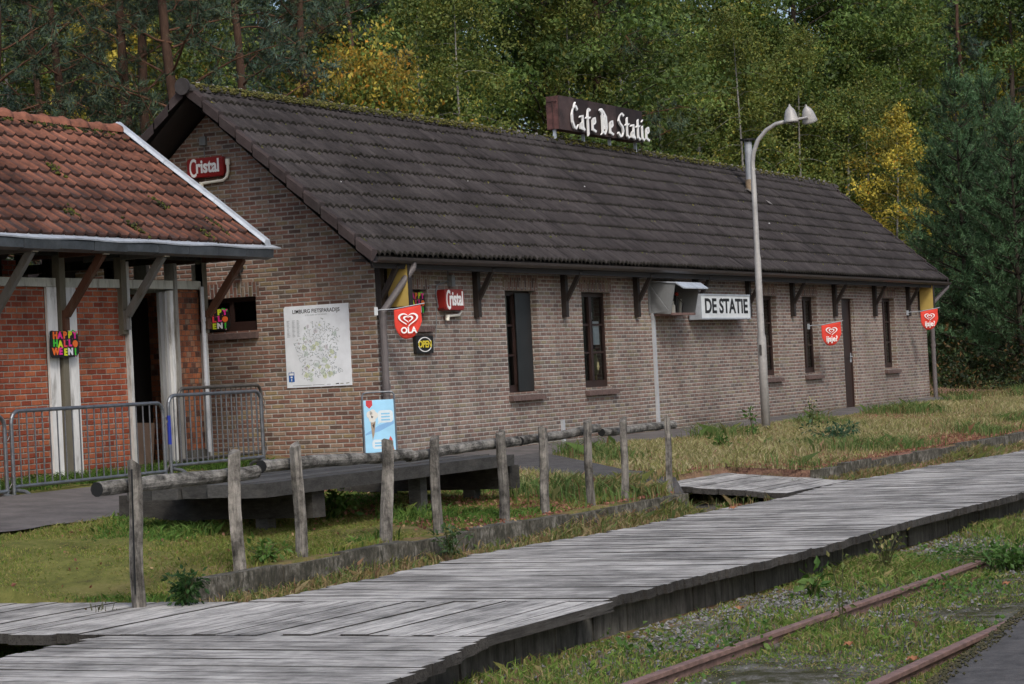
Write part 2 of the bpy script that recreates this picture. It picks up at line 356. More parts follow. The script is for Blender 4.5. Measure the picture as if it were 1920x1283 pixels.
isbed = ramp(t, val(t, 'ADD', sx.outputs[1], 9.1), [(.0, g3(1)), (.2, g3(0))])
c = mixc(t, isbed, c, mixc(t, ramp(t, nb, [(.42, g3(0)), (.58, g3(1))]), (.055, .055, .025), bedc))
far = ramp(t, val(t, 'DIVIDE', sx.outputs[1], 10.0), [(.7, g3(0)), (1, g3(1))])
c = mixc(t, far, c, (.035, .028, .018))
c = mixc(t, 1.0, c, ramp(t, na, [(.3, g3(.7)), (.7, g3(1.15))]), 'MULTIPLY')
L(t, c, p.inputs['Base Color']); p.inputs['Roughness'].default_value = .95; p.inputs['Specular IOR Level'].default_value = .1
bump(t, p, val(t, 'ADD', nb, ncn), .8, .03); M['ground'] = m
xs = np.concatenate([[-900, -300, -120, -60], np.arange(-30, -13, .3), [-12.75, -12.70, -12.66], np.arange(-12.5, 45, .22), np.arange(45, 90, 3), [120, 300, 900, 2000]])
ys = np.concatenate([[-900, -300, -100, -40, -20], np.arange(-14, -8.9, .2), [-8.82, -8.78], np.arange(-8.6, -5.4, .3), [-5.34, -5.31, -5.29], np.arange(-5.2, 6, .2), np.arange(7, 60, 4), [100, 300, 900, 2000]])
gridmesh('ground', xs, ys, lambda x, y: ground_z(x, y) + lump(x, y) * ((y > -13) & (y < 6) & ~((y > -9.0) & (y < -5.32))), M['ground'])

PATHS = []   # polygons kept free of grass
def sheet(name, poly, mat, dz=.03, n=40):
    """flat strip following the ground; poly = two edge polylines of equal length"""
    a, b = poly; a = np.array(a, float); b = np.array(b, float); m_ = 5
    s = np.linspace(0, 1, n); ti = np.linspace(0, 1, len(a))
    A = np.stack([np.interp(s, ti, a[:, k]) for k in (0, 1)], -1); B = np.stack([np.interp(s, ti, b[:, k]) for k in (0, 1)], -1)
    wob = .05 * np.sin(np.arange(n) * 1.9) ; B[:, 1] += wob
    V = []; idx = np.arange(n * m_).reshape(n, m_)
    for i in range(n):
        for j in range(m_):
            q = A[i] + (B[i] - A[i]) * j / (m_ - 1); V.append((q[0], q[1], float(ground_z(q[0], q[1])) + dz))
    f = np.stack([idx[:-1, :-1], idx[1:, :-1], idx[1:, 1:], idx[:-1, 1:]], -1).reshape(-1, 4)
    PATHS.append(np.concatenate([A, B[::-1]]))
    return tag(npmesh(name, V, f, mat, smooth=True), kind='structure')
sheet('path', ([(-30, .55), (-8, .5), (-5, .55), (-2, .5), (-.3, .3)], [(-30, -1.5), (-11, -1.85), (-8, -1.8), (-5, -1.75), (-.3, -1.5)]), M['asphalt'], .035)
sheet('pavement', ([(-.3, .3), (0, -.02), (8, -.02), (26.2, -.02)], [(-.3, -1.5), (3, -1.2), (8, -1.1), (26.2, -.75)]), M['asphalt'], .031)
sheet('path', ([(3.0, -.9), (1.4, -2.4), (0.3, -3.4), (-.3, -4.9)], [(.4, -1.2), (-.4, -2.2), (-1.0, -3.2), (-2.4, -4.95)]), M['asphalt_dark'], .04)
def inpath(x, y):
    r = np.zeros(len(x), bool)
    for P in PATHS:
        c = np.zeros(len(x), bool); n = len(P); j = n - 1
        for i in range(n):
            (xi, yi), (xj, yj) = P[i], P[j]
            k = ((yi > y) != (yj > y)) & (x < (xj - xi) * (y - yi) / (yj - yi + 1e-12) + xi); c ^= k; j = i
        r |= c
    return r
# far platform, lower right
mb = MB(); mb.prism([(-30, -13.5, -1.1), (-15.88, -12.12, -1.1), (-12.54, -11.77, -1.1), (-9.5, -11.62, -1.1), (60, -11.66, -1.1), (60, -40, -1.1), (-30, -40, -1.1)], (0, 0, .52))
tag(mb.build('platform_pavement', M['asphalt_dark']), kind='structure')

# ---------------------------------------------------------------- boardwalk
rnd = random.Random(3)
def plank_col():
    g = rnd.choice((.44, .47, .49, .46, .41, .52, .48)) * rnd.uniform(.93, 1.05); return (g * 1.0, g * .97, g * .925)
def near_y(x): return -8.87 - (.05 + .22 * (-14.75 - x) if x < -14.7 else 0) + .05 * math.sin(x * .9) + .04 * math.sin(x * .33)
def far_y(x): return (-6.12 if x < -14.75 else -5.95 + .10 * math.sin(x * .5) + .06 * math.sin(x * 1.3) - max(0, x - 3) * .02)
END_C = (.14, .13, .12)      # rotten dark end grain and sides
mb = MB(); x = -21.0
while x < 66:
    wd = rnd.uniform(.10, .165)
    if not (-14.75 < x + wd * .5 < -12.62):
        z = -.5 + rnd.uniform(-.0025, .002); tl = rnd.uniform(-.003, .003)
        y0 = near_y(x) - rnd.choice((0, .0, .005, .01, .015, -.01, .03)); y1 = far_y(x) + rnd.uniform(-.03, .06)
        mb.cc = plank_col(); sk = rnd.uniform(-.006, .006)
        a, b = x + .002, x + wd - rnd.choice((.002, .002, .003, .003, .005, .010))
        ym = (y0 + y1) / 2; zs = rnd.uniform(-.004, .002)
        vs = []
        for yy, zz in ((y0, z + tl), (ym, z + zs), (y1, z - tl)):
            vs += [(a + sk, yy, zz - .07), (b + sk, yy, zz - .07), (b + sk, yy, zz + rnd.uniform(-.003, .003)), (a + sk, yy, zz)]
        fs = []
        for i in (0, 4): fs += [(i + 2, i + 6, i + 7, i + 3)]
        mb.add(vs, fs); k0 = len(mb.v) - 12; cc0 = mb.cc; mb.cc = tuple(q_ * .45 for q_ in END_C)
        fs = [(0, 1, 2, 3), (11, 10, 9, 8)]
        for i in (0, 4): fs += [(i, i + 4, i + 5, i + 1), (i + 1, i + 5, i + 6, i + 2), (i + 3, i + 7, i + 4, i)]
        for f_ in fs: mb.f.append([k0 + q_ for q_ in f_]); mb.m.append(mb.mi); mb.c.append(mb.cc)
    x += wd
for (xa, xb, ya, yb, ang) in ((-14.74, -12.68, -8.92, -2.6, .0), (-.35, 2.2, -5.80, -3.95, .0)):
    y = ya
    while y < yb:
        wd = rnd.uniform(.15, .22); z = -.498 + rnd.uniform(-.004, .006) + 0; sl_ = (lambda v: 0 if xa < -10 else max(0, v + 5.7) * .085)
        mb.cc = plank_col(); mb.mi = 1
        q0, q1, y1_ = xa + rnd.uniform(-.04, .04), xb + rnd.uniform(-.05, .02), y + wd - rnd.choice((.004, .005, .006, .012)); cc0 = mb.cc
        za_, zb_ = z + sl_(y), z + sl_(y1_)
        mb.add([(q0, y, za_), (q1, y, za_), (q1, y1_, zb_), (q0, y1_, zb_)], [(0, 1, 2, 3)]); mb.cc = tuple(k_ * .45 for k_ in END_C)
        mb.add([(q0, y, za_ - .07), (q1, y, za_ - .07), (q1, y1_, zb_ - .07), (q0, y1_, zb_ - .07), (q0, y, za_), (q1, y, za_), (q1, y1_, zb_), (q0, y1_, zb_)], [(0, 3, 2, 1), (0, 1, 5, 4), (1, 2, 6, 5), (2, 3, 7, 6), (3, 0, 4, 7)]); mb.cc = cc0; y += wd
mb.mi = 2; mb.cc = (.03, .028, .026)
for yy in (-8.50, -7.4, -6.3): mb.box((-21, yy - .06, -.74), (66, yy + .06, -.585))
tag(mb.build('boardwalk', [M['plank'], M['plank_x'], M['beam']], colored=True), kind='structure')
# concrete face under the deck, in panels
mb = MB(); x = -21
while x < 60:
    L_ = rnd.uniform(.55, .8); d = rnd.uniform(-.012, .012); mb.box((x, -8.66 + d, -1.1), (x + L_ - .02, -8.57 + d, -.59 - rnd.choice((0, 0, .03)))); x += L_
o = mb.build('platform_wall', M['concrete']); tag(o, 'low grey concrete panel wall under the edge of the boardwalk', 'wall')
# kerb wall along the lawn
mb = MB(); x = -12.55
while x < 62:
    if -3.3 < x < 2.2: x = 2.3
    L_ = rnd.uniform(.9, 1.3); d = rnd.uniform(-.02, .02); h = -.335 + rnd.uniform(-.035, .02) + max(0, x - 12) * .003
    mb.box((x, -5.36 + d, -.8), (x + L_ - .012, -5.20 + d, h), .006, rnd); x += L_
tag(mb.build('kerb_wall', M['concrete_dark']), 'crumbling mossy concrete kerb between the lawn and the boardwalk', 'kerb')
# rails of the track
def rail(label, y, x0, x1, zt):
    prof = [(-.065, -.15), (.065, -.15), (.065, -.138), (.012, -.12), (.012, -.04), (.036, -.03), (.036, -.004), (.028, 0), (-.028, 0), (-.036, -.004), (-.036, -.03), (-.012, -.04), (-.012, -.12), (-.065, -.138)]
    mb = MB(); n = len(prof); vs = []; fs = []; k = 60
    for i in range(k + 1):
        x = x0 + (x1 - x0) * i / k
        for a, b in prof: vs.append((x, y + a + .006 * math.sin(i * .7), zt + b))
    for i in range(k):
        for j in range(n): fs.append((i * n + j, (i + 1) * n + j, (i + 1) * n + (j + 1) % n, i * n + (j + 1) % n))
    fs += [tuple(range(n)), tuple(range(k * n + n - 1, k * n - 1, -1))]; mb.add(vs, fs)
    tag(mb.build('track_rail', M['rust']), label, 'rail', 'rusty rails of the old track')
rail('rusty rail nearer the boardwalk, half hidden by weeds', -9.95, -22, 30, -.755)
rail('rusty rail in the lower right corner beside the coarse asphalt', -11.43, -22, 30, -.755)

# ---------------------------------------------------------------- walls with openings
def wall(axis, c, u0, u1, top, holes, depth, mb, nrm, z0=-.3):
    """plane axis=c; u is the other horizontal axis; top(u) gives height; holes=(ua,ub,za,zb); reveals go inwards by depth*nrm"""
    P = (lambda u, z, d=0: (c + d, u, z)) if axis == 0 else (lambda u, z, d=0: (u, c + d, z))
    us = sorted(set([u0, u1] + [h[0] for h in holes] + [h[1] for h in holes] + list(top[1]) if top[1] else [u0, u1] + [h[k] for h in holes for k in (0, 1)]))
    for a, b in zip(us[:-1], us[1:]):
        hs = sorted([h for h in holes if h[0] <= a + 1e-6 and h[1] >= b - 1e-6], key=lambda h: h[2]); z = z0
        for h in hs: mb.add([P(a, z), P(b, z), P(b, h[2]), P(a, h[2])], [(0, 1, 2, 3)]); z = h[3]
        mb.add([P(a, z), P(b, z), P(b, top[0](b)), P(a, top[0](a))], [(0, 1, 2, 3)])
    d = depth * nrm
    for ua, ub, za, zb in holes:
        for q in (((ua, za), (ua, zb)), ((ub, zb), (ub, za)), ((ua, zb), (ub, zb)), ((ub, za), (ua, za))):
            mb.add([P(*q[0]), P(*q[1]), P(*q[1], d), P(*q[0], d)], [(0, 1, 2, 3)])

# ---------------------------------------------------------------- the cafe building
LX, YR, SL = 25.9, 2.42, .888
EX0, EX1, YE = -.70, 26.65, -.36
cafe = thing('station_building', 'long low brown brick station building with a dark tiled saddle roof', 'building', (0, 0, 0))
def bow(x): return 1 - ((x - 12.5) / 14.0) ** 2
def roof_z(x, y):
    s = (y - YE) / (YR - YE); return 2.755 + .025 * bow(x) + (2.47 + .025 * bow(x)) * s
WZ0, WZ1 = .835, 2.365
WINS = [(3.93, 5.02), (6.68, 7.82), (14.75, 15.80), (17.27, 18.20), (22.55, 23.50)]
holes = [(.94, 1.50, 1.885, 2.355)] + [(a, b, WZ0, WZ1) for a, b in WINS] + [(19.75, 20.57, .03, 2.34)]
BACK = 2 * YR + .05
mb = MB(); wall(1, 0, 0, LX, (lambda u: 2.86, None), holes, .17, mb, 1); mb.build('front_wall', M['brick_front'], cafe)
GW = (1.88, 2.78, 1.895, 2.36)
gt = lambda u: 2.86 + (min(u, BACK - u)) * SL * .99
mb = MB(); wall(0, 0, 0, BACK, (gt, [YR + .025]), [GW], .11, mb, 1); mb.build('gable_wall', M['brick'], cafe)
mb = MB(); wall(0, LX, 0, BACK, (gt, [YR + .025]), [], .1, mb, -1); mb.build('gable_wall', M['brick'], cafe)
mb = MB(); wall(1, BACK, 0, LX, (lambda u: 2.86, None), [], .1, mb, -1); mb.build('back_wall', M['brick'], cafe)
mb = MB(); mb.box((.25, .45, -.2), (LX - .12, BACK - .1, 2.7)); mb.build('dark_room', M['interior'], cafe)  # solid near-black block, paints the unlit rooms behind the glass
# brick lintels of upright bricks, 3 mm proud
for a, b, z in [(.94, 1.50, 2.358)] + [(a, b, WZ1 + .003) for a, b in WINS]:
    mb = MB(); mb.box((a - .06, -.003, z), (b + .06, .05, z + .19)); mb.build('lintel', M['soldier'], cafe)
mb = MB(); mb.box((-.003, GW[0] - .06, GW[3] + .003), (.05, GW[1] + .06, GW[3] + .20)); mb.build('lintel', M['soldier'], cafe)

def window(x0, x1, z0, z1, kind):
    fr = MB(); y = .125; t_ = .05
    fr.box((x0 + .002, y, z0 + .002), (x0 + t_, y + .06, z1 - .002)); fr.box((x1 - t_, y, z0 + .002), (x1 - .002, y + .06, z1 - .002))
    fr.box((x0 + t_, y, z1 - t_ - .02), (x1 - t_, y + .06, z1 - .002)); fr.box((x0 + t_, y, z0 + .002), (x1 - t_, y + .06, z0 + .11))
    if x1 - x0 > .7:
        xm = (x0 + x1) / 2; fr.box((xm - .045, y - .012, z0 + .11), (xm + .045, y + .05, z1 - .07))
        for k in (1, 2):
            zz = z0 + .11 + (z1 - .07 - z0 - .11) * k / 3
            fr.box((x0 + t_, y + .01, zz - .016), (xm - .045, y + .045, zz + .016)); fr.box((xm + .045, y + .01, zz - .016), (x1 - t_, y + .045, zz + .016))
    wf = fr.build('window', M['frame'], cafe)
    g = MB(); g.add([(x0 + .03, y + .03, z0 + .05), (x1 - .03, y + .03, z0 + .05), (x1 - .03, y + .03, z1 - .03), (x0 + .03, y + .03, z1 - .03)], [(0, 1, 2, 3)]); g.build('glass_pane', M['glass'], wf)
    s = MB(); e = .03
    if x1 - x0 > .5:
        k = x0 - e; n = int((x1 - x0 + 2 * e) / .052); st = (x1 - x0 + 2 * e) / n
        for i in range(n):
            s.prism([(k + .003, .10, z0 - .02), (k + .003, -.075, z0 - .055 + rnd.uniform(-.003, .003)), (k + .003, -.08, z0 - .125), (k + .003, .10, z0 - .125)], (st - .006, 0, 0)); k += st
        s.box((x0 - e + .002, -.06, z0 - .12), (x1 + e - .002, .09, z0 - .06))
        s.build('sill', M['sill'], wf)
    return wf
wins = [window(.94, 1.50, 1.885, 2.355, 0)] + [window(a, b, WZ0, WZ1, 1) for a, b in WINS]
# first tall window: grey screen on its right half; pale things behind the left panes
mb = MB(); mb.box((4.44, .085, .85), (4.97, .096, 2.33)); sc_ = mb.build('screen_panel', M['curtain'], wins[1]); sc_['label'] = 'grey screen panel fixed over half of the window'
mb = MB(); mb.mi = 0; mb.cc = (.17, .20, .20); mb.box((3.99, .215, 1.0), (4.40, .22, 2.30)); mb.cc = (.26, .24, .19); mb.box((4.0, .19, .95), (4.36, .21, 1.22)); mb.cc = (.14, .30, .42); mb.box((4.05, .18, 1.24), (4.30, .20, 1.30)); mb.build('curtain', M['tint'], wins[1], colored=True)
mb = MB(); mb.cc = (.85, .9, .95); mb.box((7.42, .160, 1.52), (7.66, .164, 1.90)); mb.cc = (.02, .025, .04); mb.box((7.53, .166, 1.60), (7.57, .1695, 1.72)); mb.box((7.542, .166, 1.721), (7.558, .1695, 1.80)); mb.cc = (.18, .40, .6); mb.box((7.45, .166, 1.54), (7.63, .1695, 1.59)); mb.cc = (.6, .6, .58); mb.box((7.36, .170, 1.93), (7.44, .174, 2.05)); mb.cc = (.16, .18, .19); mb.box((7.34, .21, 2.06), (7.52, .215, 2.26)); mb.build('poster', M['tint'], wins[2], colored=True)
mb = MB(); mb.cc = (.26, .24, .12)
mb.lathe([(.0, 0), (.075, .04), (.10, .16), (.085, .27), (.065, .33), (.075, .38), (.05, .44), (0, .46)], (7.55, .24, 1.0), 10); mb.cc = (.35, .26, .1); mb.box((7.60, .23, .95), (7.66, .25, 1.10)); o = mb.build('window_ornament', M['tint'], wins[2], colored=True)
for wi_, (a, b) in zip((3, 4, 5), ((14.75, 15.80), (17.27, 18.20), (22.55, 23.50))):
    mb = MB(); k = 0; xq = a + .08
    while xq < b - .12: mb.cc = ((.11, .115, .115), (.075, .08, .08))[k % 2]; mb.box((xq, .20 + .012 * (k % 2), WZ0 + .14), (xq + .052, .206 + .012 * (k % 2), WZ1 - .1 - .35 * (k % 5 == 2))); xq += .055 + .05 * (k % 4 == 3); k += 1
    mb.build('curtain', M['tint'], wins[wi_], colored=True)
# gable window
mb = MB(); y0, y1, z0, z1 = GW; xx = .075
mb.box((xx, y0 + .002, z0 + .002), (xx + .06, y0 + .05, z1 - .002)); mb.box((xx, y1 - .05, z0 + .002), (xx + .06, y1 - .002, z1 - .002)); mb.box((xx, y0 + .05, z0 + .002), (xx + .06, y1 - .05, z0 + .13)); mb.box((xx, y0 + .05, z1 - .06), (xx + .06, y1 - .05, z1 - .002)); mb.box((xx, 2.30, z0 + .13), (xx + .05, 2.36, z1 - .06))
gw = mb.build('window', M['frame'], cafe)
mb = MB(); mb.add([(xx + .03, y1 - .03, z0 + .03), (xx + .03, y0 + .03, z0 + .03), (xx + .03, y0 + .03, z1 - .03), (xx + .03, y1 - .03, z1 - .03)], [(0, 1, 2, 3)]); mb.build('glass_pane', M['glass'], gw)
mb = MB(); mb.prism([(.10, y0 - .02, z0 - .005), (-.07, y0 - .02, z0 - .03), (-.075, y0 - .02, z0 - .11), (.10, y0 - .02, z0 - .11)], (0, y1 - y0 + .04, 0)); mb.build('sill', M['sill'], gw)
# door
mb = MB(); a, b, z0, z1 = holes[-1]
for q in ((a + .002, a + .05), (b - .05, b - .002)): mb.box((q[0], .08, z0), (q[1], .14, z1 - .002))
mb.box((a + .05, .08, z1 - .06), (b - .05, .14, z1 - .002)); mb.box((a + .05, .10, z0 + .01), (b - .05, .13, z1 - .06))
for q in ((.18, .95), (1.06, 1.5), (1.62, 2.15)): mb.box((a + .13, .088, z0 + q[0]), (b - .13, .102, z0 + q[1]))
dr = mb.build('door', M['frame'], cafe)
mb = MB(); mb.box((b - .13, .075, 1.0), (b - .105, .10, 1.2)); mb.bar((b - .22, .06, 1.12), (b - .10, .06, 1.12), .02, .02); mb.build('handle', M['zinc'], dr)
mb = MB(); mb.box((a - .05, -.16, -.15), (b + .05, .10, .03), .01, rnd); mb.build('doorstep', M['concrete'], dr)

# roof: real tile courses
def tile_rows(x0, x1, nrow, zf, y_e, y_r, pitch, amp, mat, name, parent, colf, lift=.052, sub=6, seed=1, roll=False, edge=(.024, .021, .016)):  # edge: moss and dirt plus the shade under each course, put into the colour
    rg = np.random.default_rng(seed); V = []; Fc = []; C = []; n0 = 0
    nt_ = int(round((x1 - x0) / pitch)); st = (x1 - x0) / nt_
    ph = np.linspace(0, 1, sub + 1); prof = amp * ((np.abs(np.sin(ph * PI)) ** .8 - .35) if not roll else np.clip(1 - np.abs((ph - .80) / .16), 0, 1) ** .8 + .08 * ph)
    for r in range(nrow):
        sa = r / nrow; sb = (r + 1.12) / nrow; sb = min(sb, 1.0)
        for k in range(nt_):
            xa = x0 + k * st; xs_ = xa + ph * st * 1.02; j = rg.normal(0, .0035); j2 = rg.normal(0, .004); c = colf(rg, r, k); cs = c if isinstance(c, list) else [c] * sub
            ya = y_e + (y_r - y_e) * sa + rg.normal(0, .006); yb = y_e + (y_r - y_e) * sb
            lo = np.stack([xs_, np.full(sub + 1, ya), np.array([zf(x_, ya) for x_ in (xa, xa + st)]).mean() + prof + lift + j], -1)
            hi = np.stack([xs_, np.full(sub + 1, yb), np.array([zf(x_, yb) for x_ in (xa, xa + st)]).mean() + prof + .004 + j2], -1)
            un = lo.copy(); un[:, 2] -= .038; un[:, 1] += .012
            V.append(np.concatenate([lo, hi, un])); q = sub + 1
            for i in range(sub):
                Fc.append((n0 + i, n0 + i + 1, n0 + q + i + 1, n0 + q + i)); C.append(cs[i])
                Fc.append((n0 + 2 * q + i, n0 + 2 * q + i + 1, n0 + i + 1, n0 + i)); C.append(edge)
            n0 += 3 * q
    return npmesh(name, np.concatenate(V), np.array(Fc, dtype=np.int32), mat, parent, col=C, smooth=True)
def dark_tile(rg, r, k):
    g = .047 * (1 + rg.normal(0, .11)); return (g * 1.07, g * .93, g * .93)
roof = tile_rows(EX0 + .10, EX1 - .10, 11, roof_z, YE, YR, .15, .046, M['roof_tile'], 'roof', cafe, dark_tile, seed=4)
def back_z(x, y): return roof_z(x, 2 * YR - y)
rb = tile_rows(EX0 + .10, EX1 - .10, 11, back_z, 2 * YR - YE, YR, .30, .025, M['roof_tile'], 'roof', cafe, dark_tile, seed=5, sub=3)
# boards closing the roof underneath
mb = MB()
for sgn in (0, 1):
    for (xa, xb) in [(EX0 + .05 + (EX1 - EX0 - .1) * i / 12, EX0 + .05 + (EX1 - EX0 - .1) * (i + 1) / 12) for i in range(12)]:
        Y = lambda y: y if sgn == 0 else 2 * YR - y
        mb.add([(xa, Y(YE + .02), roof_z(xa, YE) - .13), (xb, Y(YE + .02), roof_z(xb, YE) - .13), (xb, Y(YR), roof_z(xb, YR) - .14), (xa, Y(YR), roof_z(xa, YR) - .14),
                (xa, Y(YE + .02), roof_z(xa, YE) - .04), (xb, Y(YE + .02), roof_z(xb, YE) - .04), (xb, Y(YR), roof_z(xb, YR) - .05), (xa, Y(YR), roof_z(xa, YR) - .05)], [(3, 2, 1, 0), (4, 5, 6, 7), (0, 1, 5, 4)])
mb.box((EX0 + .08, YE + .03, 2.60), (EX1 - .08, YE + .06, 2.75)); mb.box((EX0 + .12, YE + .06, 2.70), (EX1 - .12, -.004, 2.73))
mb.build('soffit', M['soffit'], cafe)
# verge tiles
for X0, sg in ((EX0, 1), (EX1, -1)):
    mb = MB()
    for sgn in (0, 1):
        for r in range(11):
            sa, sb = r / 11, (r + 1) / 11 - .007
            Y = lambda s: (YE - .01 + (YR - YE) * s) if sgn == 0 else (2 * YR - YE + .01 - (YR - YE) * s)
            za = roof_z(X0, YE + (YR - YE) * sa) + .085; zb = roof_z(X0, YE + (YR - YE) * sb) + .055
            g = .042 * rnd.uniform(.85, 1.15); mb.cc = (g * 1.2, g * .92, g * .9)
            xi = X0 + sg * .15; ww = .024; d = .165
            mb.add([(X0, Y(sa), za - d), (X0, Y(sb), zb - d), (X0, Y(sb), zb - .03), (X0, Y(sa), za - .03), (X0 + sg * .035, Y(sa), za), (X0 + sg * .035, Y(sb), zb), (xi, Y(sb), zb - .008), (xi, Y(sa), za - .008),
                    (X0 + sg * ww, Y(sa), za - d), (X0 + sg * ww, Y(sb), zb - d), (xi, Y(sa), za - .05), (X0 + sg * ww, Y(sa), za - .05)],
                   [(0, 1, 2, 3), (3, 2, 5, 4), (4, 5, 6, 7), (0, 8, 9, 1), (0, 3, 11, 8), (3, 4, 7, 10, 11), (8, 11, 10)])
    mb.build('verge_tiles', M['roof_tile'], cafe, colored=True)
# ridge tiles, their moss a sub-part
mb = MB(); x = EX0 - .02; k = 0; RIDGE = []
while x < EX1:
    L_ = .36; vs = []; fs = []; n = 8; zz = roof_z(x, YR) - .045; dr_ = rnd.uniform(-.006, .006); g = .06 * rnd.uniform(.85, 1.15); mb.cc = (g * 1.05, g * .95, g * .92)
    for xx, rr in ((x, .125), (x + .04, .128), (x + L_ + .02, .108)):
        for i in range(n + 1):
            a = PI * i / n; vs.append((xx, YR - math.cos(a) * rr * 1.12, zz + math.sin(a) * rr * .95 - .01 + dr_))
    for q in range(2):
        for i in range(n): fs.append((q * (n + 1) + i, q * (n + 1) + i + 1, (q + 1) * (n + 1) + i + 1, (q + 1) * (n + 1) + i))
    fs.append(tuple(range(n, -1, -1))); mb.add(vs, fs); RIDGE.append(x); x += L_
mb.cc = (.055, .05, .05); mb.tube([(EX0 - .06, YR, roof_z(EX0, YR) + .01), (EX0 - .02, YR, roof_z(EX0, YR) + .01)], .118, 14)
mb.cc = (.30, .29, .28)
for x in RIDGE[1:]: mb.box((x - .012, YR - .02, roof_z(x, YR) + .065), (x + .018, YR + .02, roof_z(x, YR) + .10))
ridge = mb.build('ridge_tiles', M['roof_tile'], cafe, smooth=False, colored=True)
def blobs(pts, rad, cols, name, mat, parent, k=6):
    """many small faceted cushions (moss, stones)"""
    P = np.asarray(pts, float); n = len(P); rg = np.random.default_rng(n)
    base = np.array([(1, 0, 0), (-1, 0, 0), (0, 1, 0), (0, -1, 0), (0, 0, 1), (0, 0, -1)], float)
    fc = np.array([(0, 2, 4), (2, 1, 4), (1, 3, 4), (3, 0, 4), (2, 0, 5), (1, 2, 5), (3, 1, 5), (0, 3, 5)])
    th = rg.uniform(0, 2 * PI, n); ct, st_ = np.cos(th), np.sin(th); rot = np.zeros((n, 3, 3)); rot[:, 0, 0] = ct; rot[:, 0, 1] = -st_; rot[:, 1, 0] = st_; rot[:, 1, 1] = ct; rot[:, 2, 2] = 1
    B = base[None] * (1 + rg.uniform(-.35, .35, (n, 6, 1))) * np.asarray(rad).reshape(n, 1, -1)
    V = np.einsum('nij,nkj->nki', rot, B) + P[:, None, :]
    Fa = (fc[None] + (np.arange(n) * 6)[:, None, None]).reshape(-1, 3)
    return npmesh(name, V.reshape(-1, 3), Fa.astype(np.int32), mat, parent, col=np.repeat(np.asarray(cols), 8, 0))
n = 13000; xx = rng.uniform(EX0 + .1, EX1, n); dens = .5 + .5 * np.sin(xx * .8) * np.sin(xx * .37 + 1); keep = rng.uniform(0, 1, n) < np.clip(.10 + 1.1 * np.clip(1.15 - xx / 20, .15, 1) * (dens * 1.3 - .05), .06, 1)
xx = xx[keep]; n = len(xx); an = rng.uniform(.05, .95, n) * PI; rr = .125
P = np.stack([xx, YR - np.cos(an) * rr * 1.12, np.array([roof_z(a, YR) for a in xx]) - .052 + np.sin(an) * rr * .97], -1)
cl = np.array([(.10, .10, .02), (.065, .07, .018), (.13, .115, .035), (.04, .04, .018)])[rng.integers(0, 4, n)] * rng.uniform(.7, 1.2, (n, 1))
blobs(P, rng.uniform(.012, .034, (n, 1)) * np.array([[1, 1, .8]]), cl, 'moss', M['moss'], ridge)
n = 2600; r = rng.integers(1, 11, n); xx = rng.uniform(EX0 + .2, EX1 - .2, n); cx_ = np.round(xx / 2.3 + np.sin(r * 9.1) * 2) ; keep = rng.uniform(0, 1, n) < .14 + .75 * (np.sin(xx * 2.7 + r * 2.2) > .80); r, xx = r[keep], xx[keep]; n = len(xx)
yy = YE + (YR - YE) * r / 11 - .012 + rng.normal(0, .012, n)
P = np.stack([xx, yy, np.array([roof_z(a, b) for a, b in zip(xx, yy)]) + .012 + rng.uniform(0, .012, n)], -1)
cl = np.array([(.09, .10, .018), (.05, .055, .016), (.13, .12, .03)])[rng.integers(0, 3, n)] * rng.uniform(.7, 1.2, (n, 1))
blobs(P, rng.uniform(.012, .026, (n, 1)), cl, 'moss', M['moss'], roof)
n = 10; xx = rng.uniform(0, 26, n); yy = rng.uniform(YE + .2, YR - .2, n)
blobs(np.stack([xx, yy, np.array([roof_z(a, b) for a, b in zip(xx, yy)]) + .035], -1), rng.uniform(.010, .020, (n, 1)), np.full((n, 3), .55), 'bird_dropping', M['tint'], roof)['kind'] = 'stuff'
# gutter and pipes
mb = MB(); vs = []; fs = []; K = 40; n = 7
for i in range(K + 1):
    x = EX0 + .06 + (EX1 - EX0 - .12) * i / K; zc = 2.735 + .025 * bow(x)
    for k in range(n): a = PI + PI * k / (n - 1); vs.append((x, YE - .02 + .07 * math.cos(a), zc + .075 * math.sin(a)))
    for k in range(n): a = 2 * PI - PI * k / (n - 1); vs.append((x, YE - .02 + .062 * math.cos(a), zc + .067 * math.sin(a)))
q = 2 * n
for i in range(K):
    for k in range(q): fs.append((i * q + k, i * q + (k + 1) % q, (i + 1) * q + (k + 1) % q, (i + 1) * q + k))
fs += [tuple(range(q)), tuple(range(K * q + q - 1, K * q - 1, -1))]; mb.add(vs, fs)
mb.build('gutter', M['gutter'], cafe)
def downpipe(pts, r, mat, name='downpipe', joints=()):
    mb = MB(); mb.tube(pts, r, 12)
    for z in joints: mb.tube([(pts[-1][0], pts[-1][1], z), (pts[-1][0], pts[-1][1], z + .07)], r * 1.18, 12)
    return mb.build(name, mat, cafe, smooth=False)
downpipe([(.40, -.38, 2.68), (.40, -.38, 2.62), (-.02, -.11, 2.02), (-.02, -.11, 1.92), (-.01, -.11, -.1)], .05, M['pipe_grey'], joints=(1.0, 1.45, 1.93))
downpipe([(26.55, -.36, 2.68), (26.5, -.36, 2.62), (25.95, -.12, 2.22), (25.95, -.12, 2.12), (25.95, -.12, -.05)], .05, M['pipe_grey'], joints=(1.25, 2.1))
mb = MB(); mb.box((9.50, -.045, .06), (9.58, -.003, 2.05)); mb.build('cable_duct', M['pipe_white'], cafe)
mb = MB(); mb.box((5.66, -.045, -.02), (5.74, -.003, .37)); mb.build('cable_duct', M['pipe_white'], cafe)
